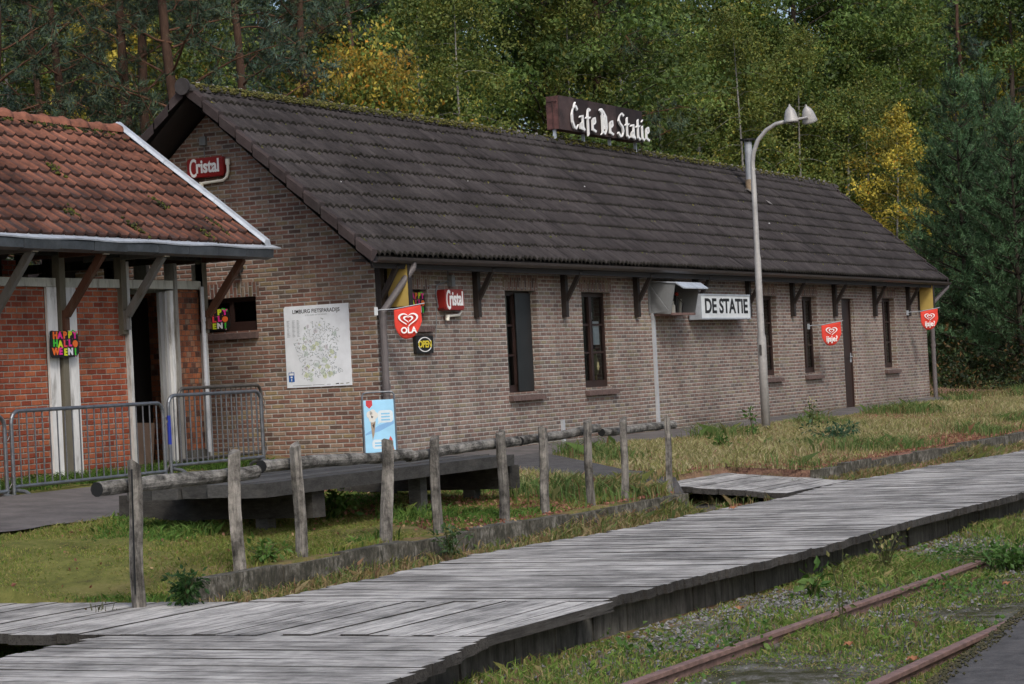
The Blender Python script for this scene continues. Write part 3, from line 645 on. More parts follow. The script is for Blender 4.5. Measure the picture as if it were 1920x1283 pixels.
# brackets under the eaves: one, then copies
mb = MB(); mb.box((-.05, -.085, 1.96), (.05, -.003, 2.66)); mb.box((-.045, -.34, 2.61), (.045, -.087, 2.695)); mb.bar((0, -.07, 2.22), (0, -.31, 2.62), .06, .07, (1, 0, 0))
br = mb.build('eaves_bracket', M['dark_wood'], cafe, local=True); xsb = [-.04, 2.93, 5.96, 8.83, 11.5, 14.15, 16.62, 19.21, 21.92, 24.41]; br.location = (.06, 0, 0)
for x in xsb[1:]:
    b2 = br.copy(); COL.objects.link(b2); b2.parent = cafe; b2.location = (x, 0, 0)
# flue on the roof
fx_, fy_ = 19.33, 1.72; fz = roof_z(fx_, fy_)
mb = MB(); mb.tube([(fx_, fy_, fz - .1), (fx_, fy_, fz + .30)], .095, 14); mb.mi = 1; mb.tube([(fx_, fy_, fz + .30), (fx_, fy_, fz + 1.08)], .08, 14); mb.mi = 2; mb.tube([(fx_, fy_, fz + 1.12), (fx_, fy_, fz + 1.15)], .16, 14)
mb.mi = 1
for a, b in ((-1, -1), (1, -1), (1, 1), (-1, 1)): mb.box((fx_ + a * .05 - .01, fy_ + b * .05 - .01, fz + 1.081), (fx_ + a * .05 + .01, fy_ + b * .05 + .01, fz + 1.119))
fl = mb.build('flue', [simple('stained_metal', (.30, .22, .14), .6, var=.4, sc=9), simple('flue_grey', (.36, .38, .40), .6, .2, var=.2, sc=5), M['black']], cafe)
mb = MB(); mb.add([(fx_ + .16, fy_ - .34, roof_z(fx_, fy_ - .34) + .09), (fx_ + .30, fy_ - .38, roof_z(fx_, fy_ - .38) + .09), (fx_ + .30, fy_ - .30, roof_z(fx_, fy_ - .30) + .095), (fx_ + .16, fy_ - .26, roof_z(fx_, fy_ - .26) + .095)], [(0, 1, 2, 3)]); mb.bar((fx_ - .30, fy_ - .02, roof_z(fx_, fy_ - .02) + .10), (fx_ - .02, fy_ - .14, roof_z(fx_, fy_ - .14) + .10), .05, .03); mb.build('flashing', simple('old_lead', (.20, .18, .16), .6, .1, var=.4, sc=9), fl)
# small grey box and black lamp on the gable
mb = MB(); p_ = G((383, 265)); mb.box((-.06, p_[1] - .05, p_[2] - .06), (-.003, p_[1] + .05, p_[2] + .06)); mb.bar((-.012, p_[1], p_[2] - .06), (-.012, p_[1], p_[2] - .26), .01, .01); mb.build('junction_box', M['hoodgrey'], cafe)
mb = MB(); p_ = G((455, 503)); mb.tube([(-.003, p_[1], p_[2]), (-.09, p_[1], p_[2] + .02)], .02, 8); mb.tube([(-.10, p_[1], p_[2] + .06), (-.10, p_[1], p_[2] - .06)], [.045, .06], 10); mb.bar((-.1, p_[1], p_[2] - .06), (-.1, p_[1], p_[2] - .15), .008, .008); mb.build('wall_lamp', M['black'], cafe)

# ---------------------------------------------------------------- the old open-topped brick shed on the left
SY, SX1 = 1.66, -1.60
SYE, SYR, SX0 = .93, 3.16, -13.0
SEX = -1.12
shed = thing('brick_shed', 'old red brick shed with orange clay tile roof and peeling white posts', 'building', (-4, 1.66, .15))
def shed_z(x, y): return 2.945 + (y - SYE) / (SYR - SYE) * 1.72 + .012 * math.sin(x * 1.1) * (1 + .5 * math.sin(y * 3))
DX0, DX1 = -3.30, -2.40
mb = MB()
for a, b in ((SX0, -5.03), (-4.44, -3.425)): mb.box((a, SY, -.1), (b, SY + .10, 2.42))
mb.build('brick_panel', M['brick_red'], shed)
mb = MB(); mb.box((-2.305, SY + .01, .34), (-1.70, SY + .12, 2.42)); mb.box((SX1 - .12, SY + .13, -.05), (SX1, 4.7, 2.42)); mb.build('brick_panel', M['brick_rough'], shed)
mb = MB(); mb.box((SX0, 4.6, -.05), (SX1 - .13, 4.72, 3.0)); mb.build('back_wall', M['brick_red'], shed)
mb = MB(); mb.box((SX0, SY - .02, -.15), (-3.38, SY + .14, .17), .01, rnd); mb.box((-2.30, SY - .01, -.1), (-1.60, SY + .13, .335), .02, rnd); mb.build('plinth', M['concrete'], shed)
def oldpaint(): g = rnd.uniform(.68, .80); return (g, g * 1.0, g * .98)
mb = MB()
for a, b in ((-5.02, -4.83), (-4.65, -4.45)): mb.cc = oldpaint(); mb.box((a, SY - .035, .02), (b, SY - .001, 2.42))
mb.build('white_board', M['white_old'], shed, colored=True)
mb = MB()
for a, b in ((-3.42, -3.365), (-2.37, -2.31), (-1.735, -1.665)): mb.cc = (.55, .55, .53) if a < -3 else (.26, .25, .23) if a < -2 else (.42, .42, .40); mb.box((a, SY - .06, .1), (b, SY + .1, 2.75))
mb.cc = (.24, .24, .235); mb.box((-2.59, SY + .04, .15), (-2.51, SY + .08, 2.38)); mb.cc = (.38, .38, .375); mb.box((-2.505, SY + .01, .15), (-2.455, SY + .07, 2.38)); mb.cc = oldpaint(); mb.box((-2.45, SY - .03, .15), (-2.375, SY + .04, 2.40))
mb.build('door_post', M['white_old'], shed, colored=True)
mb = MB(); mb.cc = (.52, .52, .46)
for a, b in ((SX0, -4.84), (-4.64, -3.43), (-3.36, -2.38), (-2.30, -1.74)): mb.box((a, SY - .04, 2.421), (b, SY + .06, 2.53), .004, rnd)
mb.box((SX1 - .14, SY + .13, 2.421), (SX1 - .02, 4.7, 2.53)); mb.build('wall_plate', M['white_old'], shed, colored=True)
mb = MB(); mb.cc = (.16, .145, .11)
for x in (-10.3, -8.95, -7.5, -6.1, -4.74, -3.49, -1.68): mb.box((x - .055, SY - .065, .1 if x == -4.74 else 1.85), (x + .055, SY - .061 + .1, 2.86))
mb.cc = (.03, .027, .022)
for x in (-10.3, -6.1, -4.0, -2.9, -1.56): mb.box((x - .07, 3.1, .1 if x > -2 else 2.4), (x + .05, 3.22, 3.9))
mb.cc = (.5, .5, .5)
for x in (-7.2, -5.0): mb.box((x, 2.6, 2.45), (x + .09, 2.68, 3.3))
mb.cc = (.36, .37, .36); mb.box((-1.62, 2.55, 2.5), (-1.54, 2.75, 3.35)); mb.cc = (.03, .03, .025); mb.box((-1.63, 3.0, 2.5), (-1.53, 3.18, 3.6)); mb.box((-1.63, 4.55, 2.5), (-1.53, 4.7, 3.2)); mb.box((-1.66, SY - .05, 2.80), (-1.5, 4.7, 2.92)); mb.box((SX0, SY - .06, 2.80), (-1.68, SY + .08, 2.93)); mb.build('timber_post', M['white_old'], shed, colored=True)
# braces under the eaves
mb = MB(); mb.bar((0, -.10, 2.08), (0, -.66, 2.78), .085, .075, (1, 0, 0)); mb.box((-.045, -.11, 1.90), (.045, -.066, 2.14)); mb.box((-.05, -.70, 2.77), (.05, .5, 2.86)); mb.cc = (.19, .175, .15)
mb.c = [(.17, .165, .155)] * len(mb.c)
b1 = mb.build('eaves_brace', M['white_old'], shed, colored=True, local=True); mb.c = [(.095, .042, .025)] * len(mb.c)
b2 = mb.build('eaves_brace', M['white_old'], shed, colored=True, local=True); b2['label'] = 'red brown eaves brace with flaking paint'
first = {}
for x, kind in ((-4.74, b2), (-3.49, b1), (-1.68, b2), (-6.1, b1), (-7.5, b1), (-8.95, b2), (-10.3, b1)):
    o = kind if kind.name not in first else kind.copy()
    if kind.name in first: COL.objects.link(o)
    first[kind.name] = 1; o.parent = shed; o.location = (x + 4, 0, -.15)
mb = MB()
for x in (-4.74, -3.49, -6.1): mb.cc = (.45, .40, .32); mb.box((x - .055, SY - .725, 2.765), (x + .055, SY - .703, 2.865))
mb.build('beam_end', M['tint'], shed, colored=True)
# roof
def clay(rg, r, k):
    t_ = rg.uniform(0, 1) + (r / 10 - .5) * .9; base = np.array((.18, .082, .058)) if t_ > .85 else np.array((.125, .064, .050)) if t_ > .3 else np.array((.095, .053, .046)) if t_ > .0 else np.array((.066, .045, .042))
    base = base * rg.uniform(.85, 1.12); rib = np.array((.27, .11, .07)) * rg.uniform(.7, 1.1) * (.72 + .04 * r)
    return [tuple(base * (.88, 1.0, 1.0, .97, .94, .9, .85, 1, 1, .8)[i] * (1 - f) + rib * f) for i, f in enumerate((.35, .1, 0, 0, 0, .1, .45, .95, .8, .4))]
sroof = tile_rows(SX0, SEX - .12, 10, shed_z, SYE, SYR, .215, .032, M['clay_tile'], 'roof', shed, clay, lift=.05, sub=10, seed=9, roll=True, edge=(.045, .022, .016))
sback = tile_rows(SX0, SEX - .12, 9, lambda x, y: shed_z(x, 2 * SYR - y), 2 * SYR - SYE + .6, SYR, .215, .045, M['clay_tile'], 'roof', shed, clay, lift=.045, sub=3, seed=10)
mb = MB()
for sgn in (0, 1):
    Y = lambda y: y if sgn == 0 else 2 * SYR - y
    mb.add([(SX0, Y(SYE), shed_z(0, SYE) - .06), (SEX - .1, Y(SYE), shed_z(0, SYE) - .06), (SEX - .1, Y(SYR), shed_z(0, SYR) - .06), (SX0, Y(SYR), shed_z(0, SYR) - .06)], [(3, 2, 1, 0)])
for i in range(24):
    x = SX0 + .3 + i * .5
    if x < SEX - .2:
        mb.bar((x, SYE + .06, shed_z(x, SYE) - .10), (x, SYR, shed_z(x, SYR) - .10), .06, .07)
mb.build('roof_boards', M['soffit'], shed)
mb = MB(); x = SEX - .22
while x > SX0:
    g = rnd.uniform(.75, 1.1); mb.cc = (.34 * g, .14 * g, .09 * g); zz = shed_z(x, SYR) - .02; n = 8; vs = []; fs = []; L_ = .40; dz = rnd.uniform(-.012, .012)
    for xx, rr in ((x + .11, .115), (x + .02, .135), (x - .02, .12), (x - L_ + .08, .105)):
        for i in range(n + 1): a = PI * i / n; vs.append((xx, SYR - math.cos(a) * rr, zz + math.sin(a) * rr + dz))
    for q in range(3):
        for i in range(n): fs.append((q * (n + 1) + i, (q + 1) * (n + 1) + i, (q + 1) * (n + 1) + i + 1, q * (n + 1) + i + 1))
    fs.append(tuple(range(n + 1))); mb.add(vs, fs); x -= L_
sr = mb.build('ridge_tiles', M['clay_tile'], shed, smooth=True, colored=True)
n = 900; xx = rng.uniform(-7.5, SEX - .3, n); keep = rng.uniform(0, 1, n) < .25 + .6 * (np.sin(xx * 1.9) > .1); xx = xx[keep]; n = len(xx); yy = SYR - .14 + rng.normal(0, .03, n)
blobs(np.stack([xx, yy, np.array([shed_z(a, b) for a, b in zip(xx, yy)]) + rng.uniform(.03, .06, n)], -1), rng.uniform(.012, .035, (n, 1)), np.array([(.03, .032, .014), (.06, .065, .012), (.02, .018, .012)])[rng.integers(0, 3, n)], 'moss', M['moss'], sr)
cen = [(-6.9, 1.2), (-6.7, 1.45), (-6.95, 1.6), (-4.1, 2.1), (-2.6, 1.6), (-1.9, 1.25), (-2.4, 1.05), (-4.9, 1.3), (-5.6, 2.6), (-3.9, 1.1)]
P = np.concatenate([np.stack([rng.normal(a, .05, 40), rng.normal(b, .07, 40)], -1) for a, b in cen]); n = len(P)
blobs(np.concatenate([P, np.array([[shed_z(a, b) + .05] for a, b in P])], 1), rng.uniform(.012, .03, (n, 1)), np.array([(.04, .045, .012), (.08, .085, .015), (.025, .022, .014)])[rng.integers(0, 3, n)], 'moss', M['moss'], sroof)
# zinc verge, gutter
mb = MB()
for r in range(3):
    ya, yb = SYE - .03 + (SYR - SYE + .05) * r / 3, SYE - .03 + (SYR - SYE + .05) * (r + 1) / 3 - .006
    za, zb = shed_z(-1, ya), shed_z(-1, yb)
    mb.add([(SEX - .17, ya, za + .085), (SEX - .13, ya, za + .125), (SEX - .03, ya, za + .13), (SEX, ya, za + .05), (SEX, ya, za - .10), (SEX - .17, yb, zb + .085), (SEX - .13, yb, zb + .125), (SEX - .03, yb, zb + .13), (SEX, yb, zb + .05), (SEX, yb, zb - .10)],
           [(0, 5, 6, 1), (1, 6, 7, 2), (2, 7, 8, 3), (3, 8, 9, 4), (0, 1, 2, 3, 4)])
mb.build('verge_flashing', M['zinc'], shed)
mb = MB(); k = 18
for i in range(k):
    xa = SX0 + (SEX - .02 - SX0) * i / k; xb = SX0 + (SEX - .02 - SX0) * (i + 1) / k - .006
    w1 = rnd.uniform(-.006, .006)
    mb.prism([(xa, SYE - .085 + w1, 2.905), (xa, SYE - .075, 2.80 + w1), (xa, SYE + .02, 2.775), (xa, SYE + .05, 2.79), (xa, SYE + .05, 2.905)], (xb - xa, 0, 0))
g1 = mb.build('gutter', M['zinc_dark'], shed)
mb = MB(); vs = []; fs = []; K = 40
for i in range(K + 1):
    x = SX0 + (SEX + .14 - SX0) * i / K; w1 = .008 * math.sin(i * 1.3)
    vs += [(x, SYE - .10, 2.925 + w1), (x, SYE - .095, 2.908 + w1), (x, SYE + .06, 2.965), (x, SYE + .06, 2.985)]
for i in range(K): 
    for j in range(4): fs.append((i * 4 + j, i * 4 + (j + 1) % 4, i * 4 + 4 + (j + 1) % 4, i * 4 + 4 + j))
fs += [(3, 2, 1, 0), (K * 4, K * 4 + 1, K * 4 + 2, K * 4 + 3)]; mb.add(vs, fs); mb.build('gutter_lip', M['zinc'], g1)
mb = MB(); mb.tube([(-1.80, SY - .09, 2.45), (-1.795, SY - .09, .3)], .028, 10)
for z in (.6, 1.2, 2.0): mb.tube([(-1.797, SY - .09, z), (-1.797, SY - .09, z + .05)], .034, 10)
mb.build('downpipe', M['pipe_white'], shed)
mb = MB(); mb.box((SX0, SY + .80, -.1), (-1.75, SY + .84, 2.36)); mb.build('dark_sheet', M['interior'], shed)  # added near-black sheet that makes the doorway look unlit
# dim inside: some stored things behind the doorway
mb = MB(); mb.box((-2.9, 2.1, .1), (-2.5, 2.4, .6)); mb.box((-2.92, 2.08, .6), (-2.48, 2.42, .63)); mb.build('stored_crate', simple('dim_crate', (.07, .035, .022)), shed)
mb = MB(); mb.prism([(-3.25, 1.8, .16), (-2.75, 1.8, .16), (-2.6, 1.85, .72), (-3.25, 1.85, .75)], (0, .05, 0)); mb.build('leaning_board', simple('dim_board', (.10, .065, .045)), shed)

# ---------------------------------------------------------------- lettering
def text_geo(body, size, bold=0.0, extrude=.002, squeeze=1.0, align='CENTER', res=4):
    cu = bpy.data.curves.new('t', 'FONT'); cu.body = body; cu.size = size; cu.align_x = align; cu.align_y = 'CENTER'; cu.offset = bold; cu.extrude = extrude; cu.resolution_u = res
    ob = bpy.data.objects.new('t', cu); COL.objects.link(ob)
    dg = bpy.context.evaluated_depsgraph_get(); dg.update(); me = ob.evaluated_get(dg).to_mesh()
    v = np.array([q.co[:] for q in me.vertices]).reshape(-1, 3); f = [list(q.vertices) for q in me.polygons]
    ob.evaluated_get(dg).to_mesh_clear(); bpy.data.objects.remove(ob); bpy.data.curves.remove(cu)
    if len(v): v[:, 0] *= squeeze
    return v, f
class Plane:
    """a sign's own face: origin o, right u, up v, outward n"""
    def __init__(s, o, u, v): s.o = np.array(o, float); s.u = np.array(u, float); s.v = np.array(v, float); s.u /= np.linalg.norm(s.u); s.v /= np.linalg.norm(s.v); s.n = np.cross(s.u, s.v)
    def __call__(s, a, b, d=0.0): return s.o + s.u * a + s.v * b + s.n * d
    def put(s, mb, v, f, a, b, d): mb.add([s(a + q[0], b + q[1], d + q[2]) for q in v], f)
    def text(s, mb, body, size, a, b, d=.003, **k): v, f = text_geo(body, size, **k); s.put(mb, v, f, a, b, d)
    def plate(s, mb, poly, d0, d1): mb.prism([s(a, b, d0) for a, b in poly], s.n * (d1 - d0))
def rrect(w, h, r, n=4):
    P = []
    for cx, cy, a0 in ((w / 2 - r, h / 2 - r, 0), (-w / 2 + r, h / 2 - r, PI / 2), (-w / 2 + r, -h / 2 + r, PI), (w / 2 - r, -h / 2 + r, 1.5 * PI)):
        for i in range(n + 1): a = a0 + PI / 2 * i / n; P.append((cx + r * math.cos(a), cy + r * math.sin(a)))
    return P
def front(x, z, y=0.0): return Plane((x, y, z), (1, 0, 0), (0, 0, 1))
def gablep(y, z, x=0.0): return Plane((x, y, z), (0, -1, 0), (0, 0, 1))
def pen(mb, pl, strokes, sc, a0, b0, d, nib=(.055, .05), ex=.004):
    k = 0
    for st in strokes:
        for (p, q) in zip(st[:-1], st[1:]):
            k += 1; P = [(p[0] - nib[0], p[1] - nib[1]), (q[0] - nib[0], q[1] - nib[1]), (q[0] + nib[0], q[1] + nib[1]), (p[0] + nib[0], p[1] + nib[1])]
            pl.plate(mb, [(a0 + x * sc[0], b0 + y * sc[1]) for x, y in P], d, d + ex + .0006 * k)

# red lightbox signs with a bent white tube
def beer_sign(pl, w, h, label, dep, sl):
    t_ = thing('lightbox_sign', label, 'sign', pl.o, group='red lightbox signs with a bent white tube')
    mb = MB(); pl.plate(mb, rrect(w, h, .05), .004, dep - .01); pl.plate(mb, rrect(w - .02, h - .02, .05), dep - .01, dep); mb.build('box', M['red'], t_)
    mb = MB(); pl.text(mb, 'C', h * 1.30, -w * .325, -h * .05, dep + .004, bold=.004, squeeze=.50); pl.text(mb, 'ristal', h * .92, w * .075, h * .03, dep + .004, bold=.008, squeeze=sl); mb.build('lettering', M['white'], t_)
    mb = MB(); r = .021; e = w / 2 + .05
    mb.tube([pl(e, h * .12, .05), pl(e, -h * .30, .05), pl(e - .03, -h / 2 - .02, .05), pl(e - .09, -h / 2 - .06, .05), pl(-w * .12, -h / 2 - .075, .05)], r, 10); mb.tube([pl(e, h * .12 - .02, .05), pl(e, h * .12 + .06, .05)], .034, 10); mb.tube([pl(-w * .12 - .02, -h / 2 - .06, .05), pl(-w * .12 - .03, -h / 2 - .14, .05)], [.034, .030], 10)
    mb.build('white_tube', M['neon'], t_)
a = G((355, 319)); b = G((427, 311))
beer_sign(gablep((a[1] + b[1]) / 2, 4.185), .60, .275, 'red lightbox sign reading Cristal with white tube, high on the gable', .09, .78)
beer_sign(front(2.055, 2.205), .60, .30, 'red lightbox sign reading Cristal with white tube, under the front eaves', .13, .78)
mb = MB(); mb.box((2.10, -.08, 2.40), (2.20, -.004, 2.56)); mb.bar((2.1, -.02, 2.56), (2.1, -.02, 2.72), .012, .012); mb.tube([(1.75, -.02, 2.1), (1.70, -.02, 2.3), (1.75, -.02, 2.42), (1.9, -.02, 2.44), (2.1, -.02, 2.48)], .010, 6); mb.tube([(1.72, -.015, 2.12), (1.70, -.015, 1.95), (1.66, -.015, 1.75), (1.54, -.015, 1.5)], .006, 6)
tag(mb.build('power_supply', M['hoodgrey']), 'small grey power box with black cables above the front Cristal sign', 'power box')
# OPEN sign
pl = front(1.245, 1.585); t_ = thing('open_sign', 'square black sign with yellow OPEN in a white ring', 'sign', pl.o)
mb = MB(); pl.plate(mb, rrect(.50, .245, .012), .004, .05); mb.build('board', M['black'], t_)
mb = MB(); n = 28
for i in range(n):
    if i in (0, 1, 13, 14): continue
    q = [(math.cos(2 * PI * k / n) * r_ * 1.95, math.sin(2 * PI * k / n) * r_) for k, r_ in ((i, .092), (i + .93, .092), (i + .93, .104), (i, .104))]; pl.plate(mb, q, .051, .055)
mb.build('ring', M['white'], t_)
mb = MB(); pl.text(mb, 'OPEN', .13, 0, 0, .055, bold=.004, squeeze=1.15); mb.build('lettering', emissive('open_yellow', (.75, .60, .05)), t_)
# yellow blank lightboxes at both ends of the front
def ybox(x, label):
    mb = MB(); mb.box((x - .05, -.36, 2.10), (x + .05, -.05, 2.66)); mb.mi = 1; mb.box((x - .056, -.37, 2.09), (x + .056, -.362, 2.67)); mb.box((x - .056, -.049, 2.09), (x + .056, -.004, 2.67)); mb.box((x - .056, -.36, 2.075), (x + .056, -.05, 2.098))
    tag(mb.build('blank_lightbox', [M['yellow'], M['dark_wood']]), label, 'sign', 'blank yellow lightboxes')
ybox(.32, 'blank yellow lightbox under the eaves by the near corner downpipe'); ybox(25.35, 'blank yellow lightbox under the eaves at the far end of the wall')
# flags
HEART = [(.25 * (16 * math.sin(t) ** 3) / 16 * 2, .25 * (13 * math.cos(t) - 5 * math.cos(2 * t) - 2 * math.cos(3 * t) - math.cos(4 * t)) / 13 * 1.25 + .04) for t in [2 * PI * i / 40 for i in range(41)]]
def flag(base, u, w, h, word, label, pole, first_only=False):
    """flag hanging from a short pole; u = horizontal direction along the cloth"""
    pl = Plane(base, u, (0, 0, 1)); t_ = thing('pennant', label, 'flag', base, group='red ice cream flags on short poles')
    tilt = .16
    mb = MB(); n = 14; vs = []; fs = []; rows = 10
    def bot(a): x = (a / w - .5) * 2; return -h * (1 - .52 * abs(x) ** 2.6 * .9)
    for i in range(n + 1):
        a = w * i / n
        for j in range(rows + 1):
            b = bot(a) * j / rows; vs.append(pl(pole + a, b + a * tilt, .018 * math.sin(a / w * 5 + j * .25) * j / rows))
    for i in range(n):
        for j in range(rows): q = i * (rows + 1) + j; fs.append((q, q + 1, q + rows + 2, q + rows + 1))
    mb.add(vs, fs); cl = mb.build('cloth', M['flag_red'], t_, smooth=True); sm = cl.modifiers.new('thickness', 'SOLIDIFY'); sm.thickness = .004
    mb = MB(); mb.tube([pl(0, 0, 0), pl(pole * .25, -.01 + .02, 0), pl(pole, pole * tilt * .3 + .0, 0), pl(pole + w + .05, (w + .05) * tilt + .006, 0)], .0085, 8); mb.build('pole', M['steel'], t_)
    mb = MB(); mb.box(tuple(pl(-.015, -.06, -.02)), tuple(pl(.015, .05, .02))); mb.build('mount', M['lightbox'] if len(word) < 4 else M['zinc'], t_)
    mb = MB(); cx_, cy_ = pole + w / 2, -h * (.40 if len(word) < 4 else .35) + w / 2 * tilt
    for sc_, th in ((1.0, .24), (.50, .22)):
        for k in range(40):
            if sc_ == 1.0 and 21 <= k <= 23: continue
            if sc_ < 1 and 16 <= k <= 19: continue
            p0, p1 = HEART[k], HEART[k + 1]; s = w * (.74 if len(word) < 4 else .60) * sc_; ti = 1 - th / sc_ * .8
            q = [(cx_ + p0[0] * s, cy_ + p0[1] * s + (1 - sc_) * .015), (cx_ + p1[0] * s, cy_ + p1[1] * s + (1 - sc_) * .015), (cx_ + p1[0] * s * ti, cy_ + p1[1] * s * ti + (1 - sc_) * .015), (cx_ + p0[0] * s * ti, cy_ + p0[1] * s * ti + (1 - sc_) * .015)]
            pl.plate(mb, q, .022, .026)
    pl.text(mb, word, h * (.27 if len(word) < 4 else .36), cx_, -h * (.74 if len(word) < 4 else .70) + w / 2 * tilt, .024, bold=.004, squeeze=.95 if len(word) < 4 else .80)
    mb.build('emblem', M['white'], t_)
fb = F((705, 583), -.1)
FU = (.80, -.60, 0)
flag((fb[0], -.10, fb[2]), (.62, -.78, 0), .37, .42, 'OLA', 'red heart flag reading OLA on a pole by the near corner downpipe', .24)
fb = F((1513, 612), -.02); flag((fb[0] + .1, -.02, fb[2]), (.55, -.83, 0), .40, .44, 'ijsje?', 'red heart flag reading ijsje? on a pole between window and door', .26)
fb = F((1704, 588), -.1); flag((fb[0] - .1, -.10, fb[2] + .02), (.55, -.83, 0), .40, .44, 'ijsje?', 'red heart flag reading ijsje? at the far end of the wall', .30)

# map board on the gable
pl = gablep((1.435 + .415) / 2, 1.63, -.004); t_ = thing('map_board', 'white cycling map board mounted on the brick gable', 'map board', pl.o)
mb = MB(); w, h = 1.02, 1.11; pl.plate(mb, [(-w / 2 + .02, h / 2), (-w / 2, h / 2 - .03), (-w / 2, -h / 2), (w / 2, -h / 2), (w / 2, h / 2)], .002, .012); mb.build('board', emissive('map_white', (.84, .88, .93)), t_)
mb = MB(); pl.text(mb, 'LIMBURG FIETSPARADIJS', .074, 0, .475, .013, extrude=.0006, squeeze=.93, bold=.001)
mb.build('title', M['black'], t_)
mb = MB(); rr = random.Random(2); mb.cc = (.36, .39, .42); pl.text(mb, 'al de routes van het netwerk', .032, 0, .425, .0128, extrude=.0004, squeeze=.9)
for k in range(13):
    for c0 in (-.47, -.385, -.31): pl.plate(mb, [(c0, .36 - k * .018), (c0 + rr.uniform(.03, .06), .36 - k * .018), (c0 + .03, .352 - k * .018), (c0, .352 - k * .018)], .0125, .0132)
for q in ((-.42, .3), (-.1, .18), (.12, .06)): pl.plate(mb, [(q[0], -.525), (q[0] + q[1], -.525), (q[0] + q[1], -.532), (q[0], -.532)], .0125, .0132)
mb.cc = (.03, .03, .04); pl.plate(mb, [(.26, -.52), (.31, -.515), (.31, -.53), (.26, -.533)], .0125, .0132); mb.cc = (.25, .26, .2)
pl.plate(mb, [(.33, -.52), (.38, -.52), (.38, -.53), (.33, -.53)], .0125, .0132); pl.plate(mb, [(.42, -.52), (.47, -.515), (.47, -.526), (.42, -.53)], .0125, .0132)
# road network as thin strokes inside the outline
OUT = np.array([(-.20, .28), (-.08, .34), (.04, .33), (.08, .40), (.15, .31), (.26, .27), (.36, .22), (.37, .10), (.33, .0), (.33, -.1), (.28, -.20), (.26, -.28), (.40, -.33), (.44, -.36), (.30, -.39), (.22, -.40), (.05, -.43), (-.12, -.46), (-.22, -.47), (-.27, -.38), (-.25, -.25), (-.32, -.15), (-.33, -.05), (-.38, .05), (-.30, .12), (-.20, .17)])
def inside(x, y):
    c = False; j = len(OUT) - 1
    for i in range(len(OUT)):
        if (OUT[i][1] > y) != (OUT[j][1] > y) and x < (OUT[j][0] - OUT[i][0]) * (y - OUT[i][1]) / (OUT[j][1] - OUT[i][1]) + OUT[i][0]: c = not c
        j = i
    return c
pts = [(rr.uniform(-.4, .45), rr.uniform(-.48, .41)) for _ in range(1500)]; pts = [p for p in pts if inside(*p)]
mb2 = MB()
for p in pts[:48]:
    if rr.random() < .75:
        mb2.cc = rr.choice(((.66, .71, .48), (.62, .68, .50), (.68, .66, .70), (.62, .70, .62), (.60, .68, .66))); s = rr.uniform(.02, .055)
        pl.plate(mb2, [(p[0] + s * math.cos(a) * rr.uniform(.5, 1.1), p[1] + s * math.sin(a) * rr.uniform(.5, 1.1)) for a in [2 * PI * i / 7 for i in range(7)]], .0124, .0126 + rr.uniform(0, .0006))
for i, p in enumerate(pts):
    near = sorted(pts, key=lambda q: (q[0] - p[0]) ** 2 + (q[1] - p[1]) ** 2)[1:3]
    for q in near:
        mb2.cc = rr.choice(((.16, .20, .22), (.22, .25, .24), (.28, .30, .26), (.14, .22, .30))); d = np.array((q[0] - p[0], q[1] - p[1])); ln = np.linalg.norm(d) + 1e-6; nn = np.array((-d[1], d[0])) / ln * .0016
        pl.plate(mb2, [(p[0] - nn[0], p[1] - nn[1]), (q[0] - nn[0], q[1] - nn[1]), (q[0] + nn[0], q[1] + nn[1]), (p[0] + nn[0], p[1] + nn[1])], .0136, .0139 + rr.uniform(0, .0006))
mb.build('legend', M['tint'], t_, colored=True); mb2.build('map_print', M['tint'], t_, colored=True)
mb = MB(); pl.plate(mb, [(-.475, -.475), (-.385, -.475), (-.385, -.345), (-.475, -.345)], .0142, .0152); mb.mi = 1; pl.plate(mb, [(-.465, -.385), (-.395, -.385), (-.395, -.355), (-.465, -.355)], .0153, .0158); pl.plate(mb, [(-.436, -.465), (-.424, -.465), (-.424, -.43), (-.436, -.43)], .0153, .0158); pl.plate(mb, [(-.445, -.42), (-.415, -.42), (-.415, -.40), (-.445, -.40)], .0153, .0158)
mb.mi = 2; pl.plate(mb, [(-.433, -.49), (-.427, -.49), (-.427, -.476), (-.433, -.476)], .0142, .0152); pl.plate(mb, [(-.433, -.344), (-.427, -.344), (-.427, -.33), (-.433, -.33)], .0142, .0152); mb.build('junction_sign', [M['deep_blue'], M['white'], M['black']], t_)

# blue A-board in front of the corner
ab = np.array((-.95, -.50)); gz = float(ground_z(*ab)) + .035; u = np.array((.52, -.854, 0.0)); hb = .98 - gz; up_ = np.array((-u[1] * -.13, u[0] * .13 * -1, 1.0)) * 1.0
nrm = np.array((u[1], -u[0], 0.0)); lean = -.13
pl = Plane((ab[0], ab[1], gz), u, np.array((0, 0, 1.0)) + nrm * lean * -0 + (-nrm) * .0)
pl = Plane((ab[0] + nrm[0] * .18, ab[1] + nrm[1] * .18, gz), u, (-nrm[0] * .16, -nrm[1] * .16, 1.0))
t_ = thing('a_board', 'light blue ice cream A-board standing in front of the building corner', 'A-board', (ab[0], ab[1], gz))
W_ = .39
mb = MB(); r = .013; e = W_ / 2 + .012
mb.tube([pl(-e, 0), pl(-e, hb - .04), pl(-e + .02, hb - .01), pl(-e + .06, hb), pl(e - .06, hb), pl(e - .02, hb - .01), pl(e, hb - .04), pl(e, 0)], r, 8); fr = mb.build('front_frame', M['steel'], t_)
bk = Plane((ab[0] - nrm[0] * .22, ab[1] - nrm[1] * .22, gz), u, (nrm[0] * .20, nrm[1] * .20, 1.0))
mb = MB(); mb.tube([bk(-e, 0), bk(-e, hb - .05), bk(e, hb - .05), bk(e, 0)], r, 8); mb.mi = 1; bk.plate(mb, [(-W_ / 2, .1), (W_ / 2, .1), (W_ / 2, hb - .12), (-W_ / 2, hb - .12)], -.006, .006); mb.build('rear_frame', [M['steel_dark'], M['black']], t_)
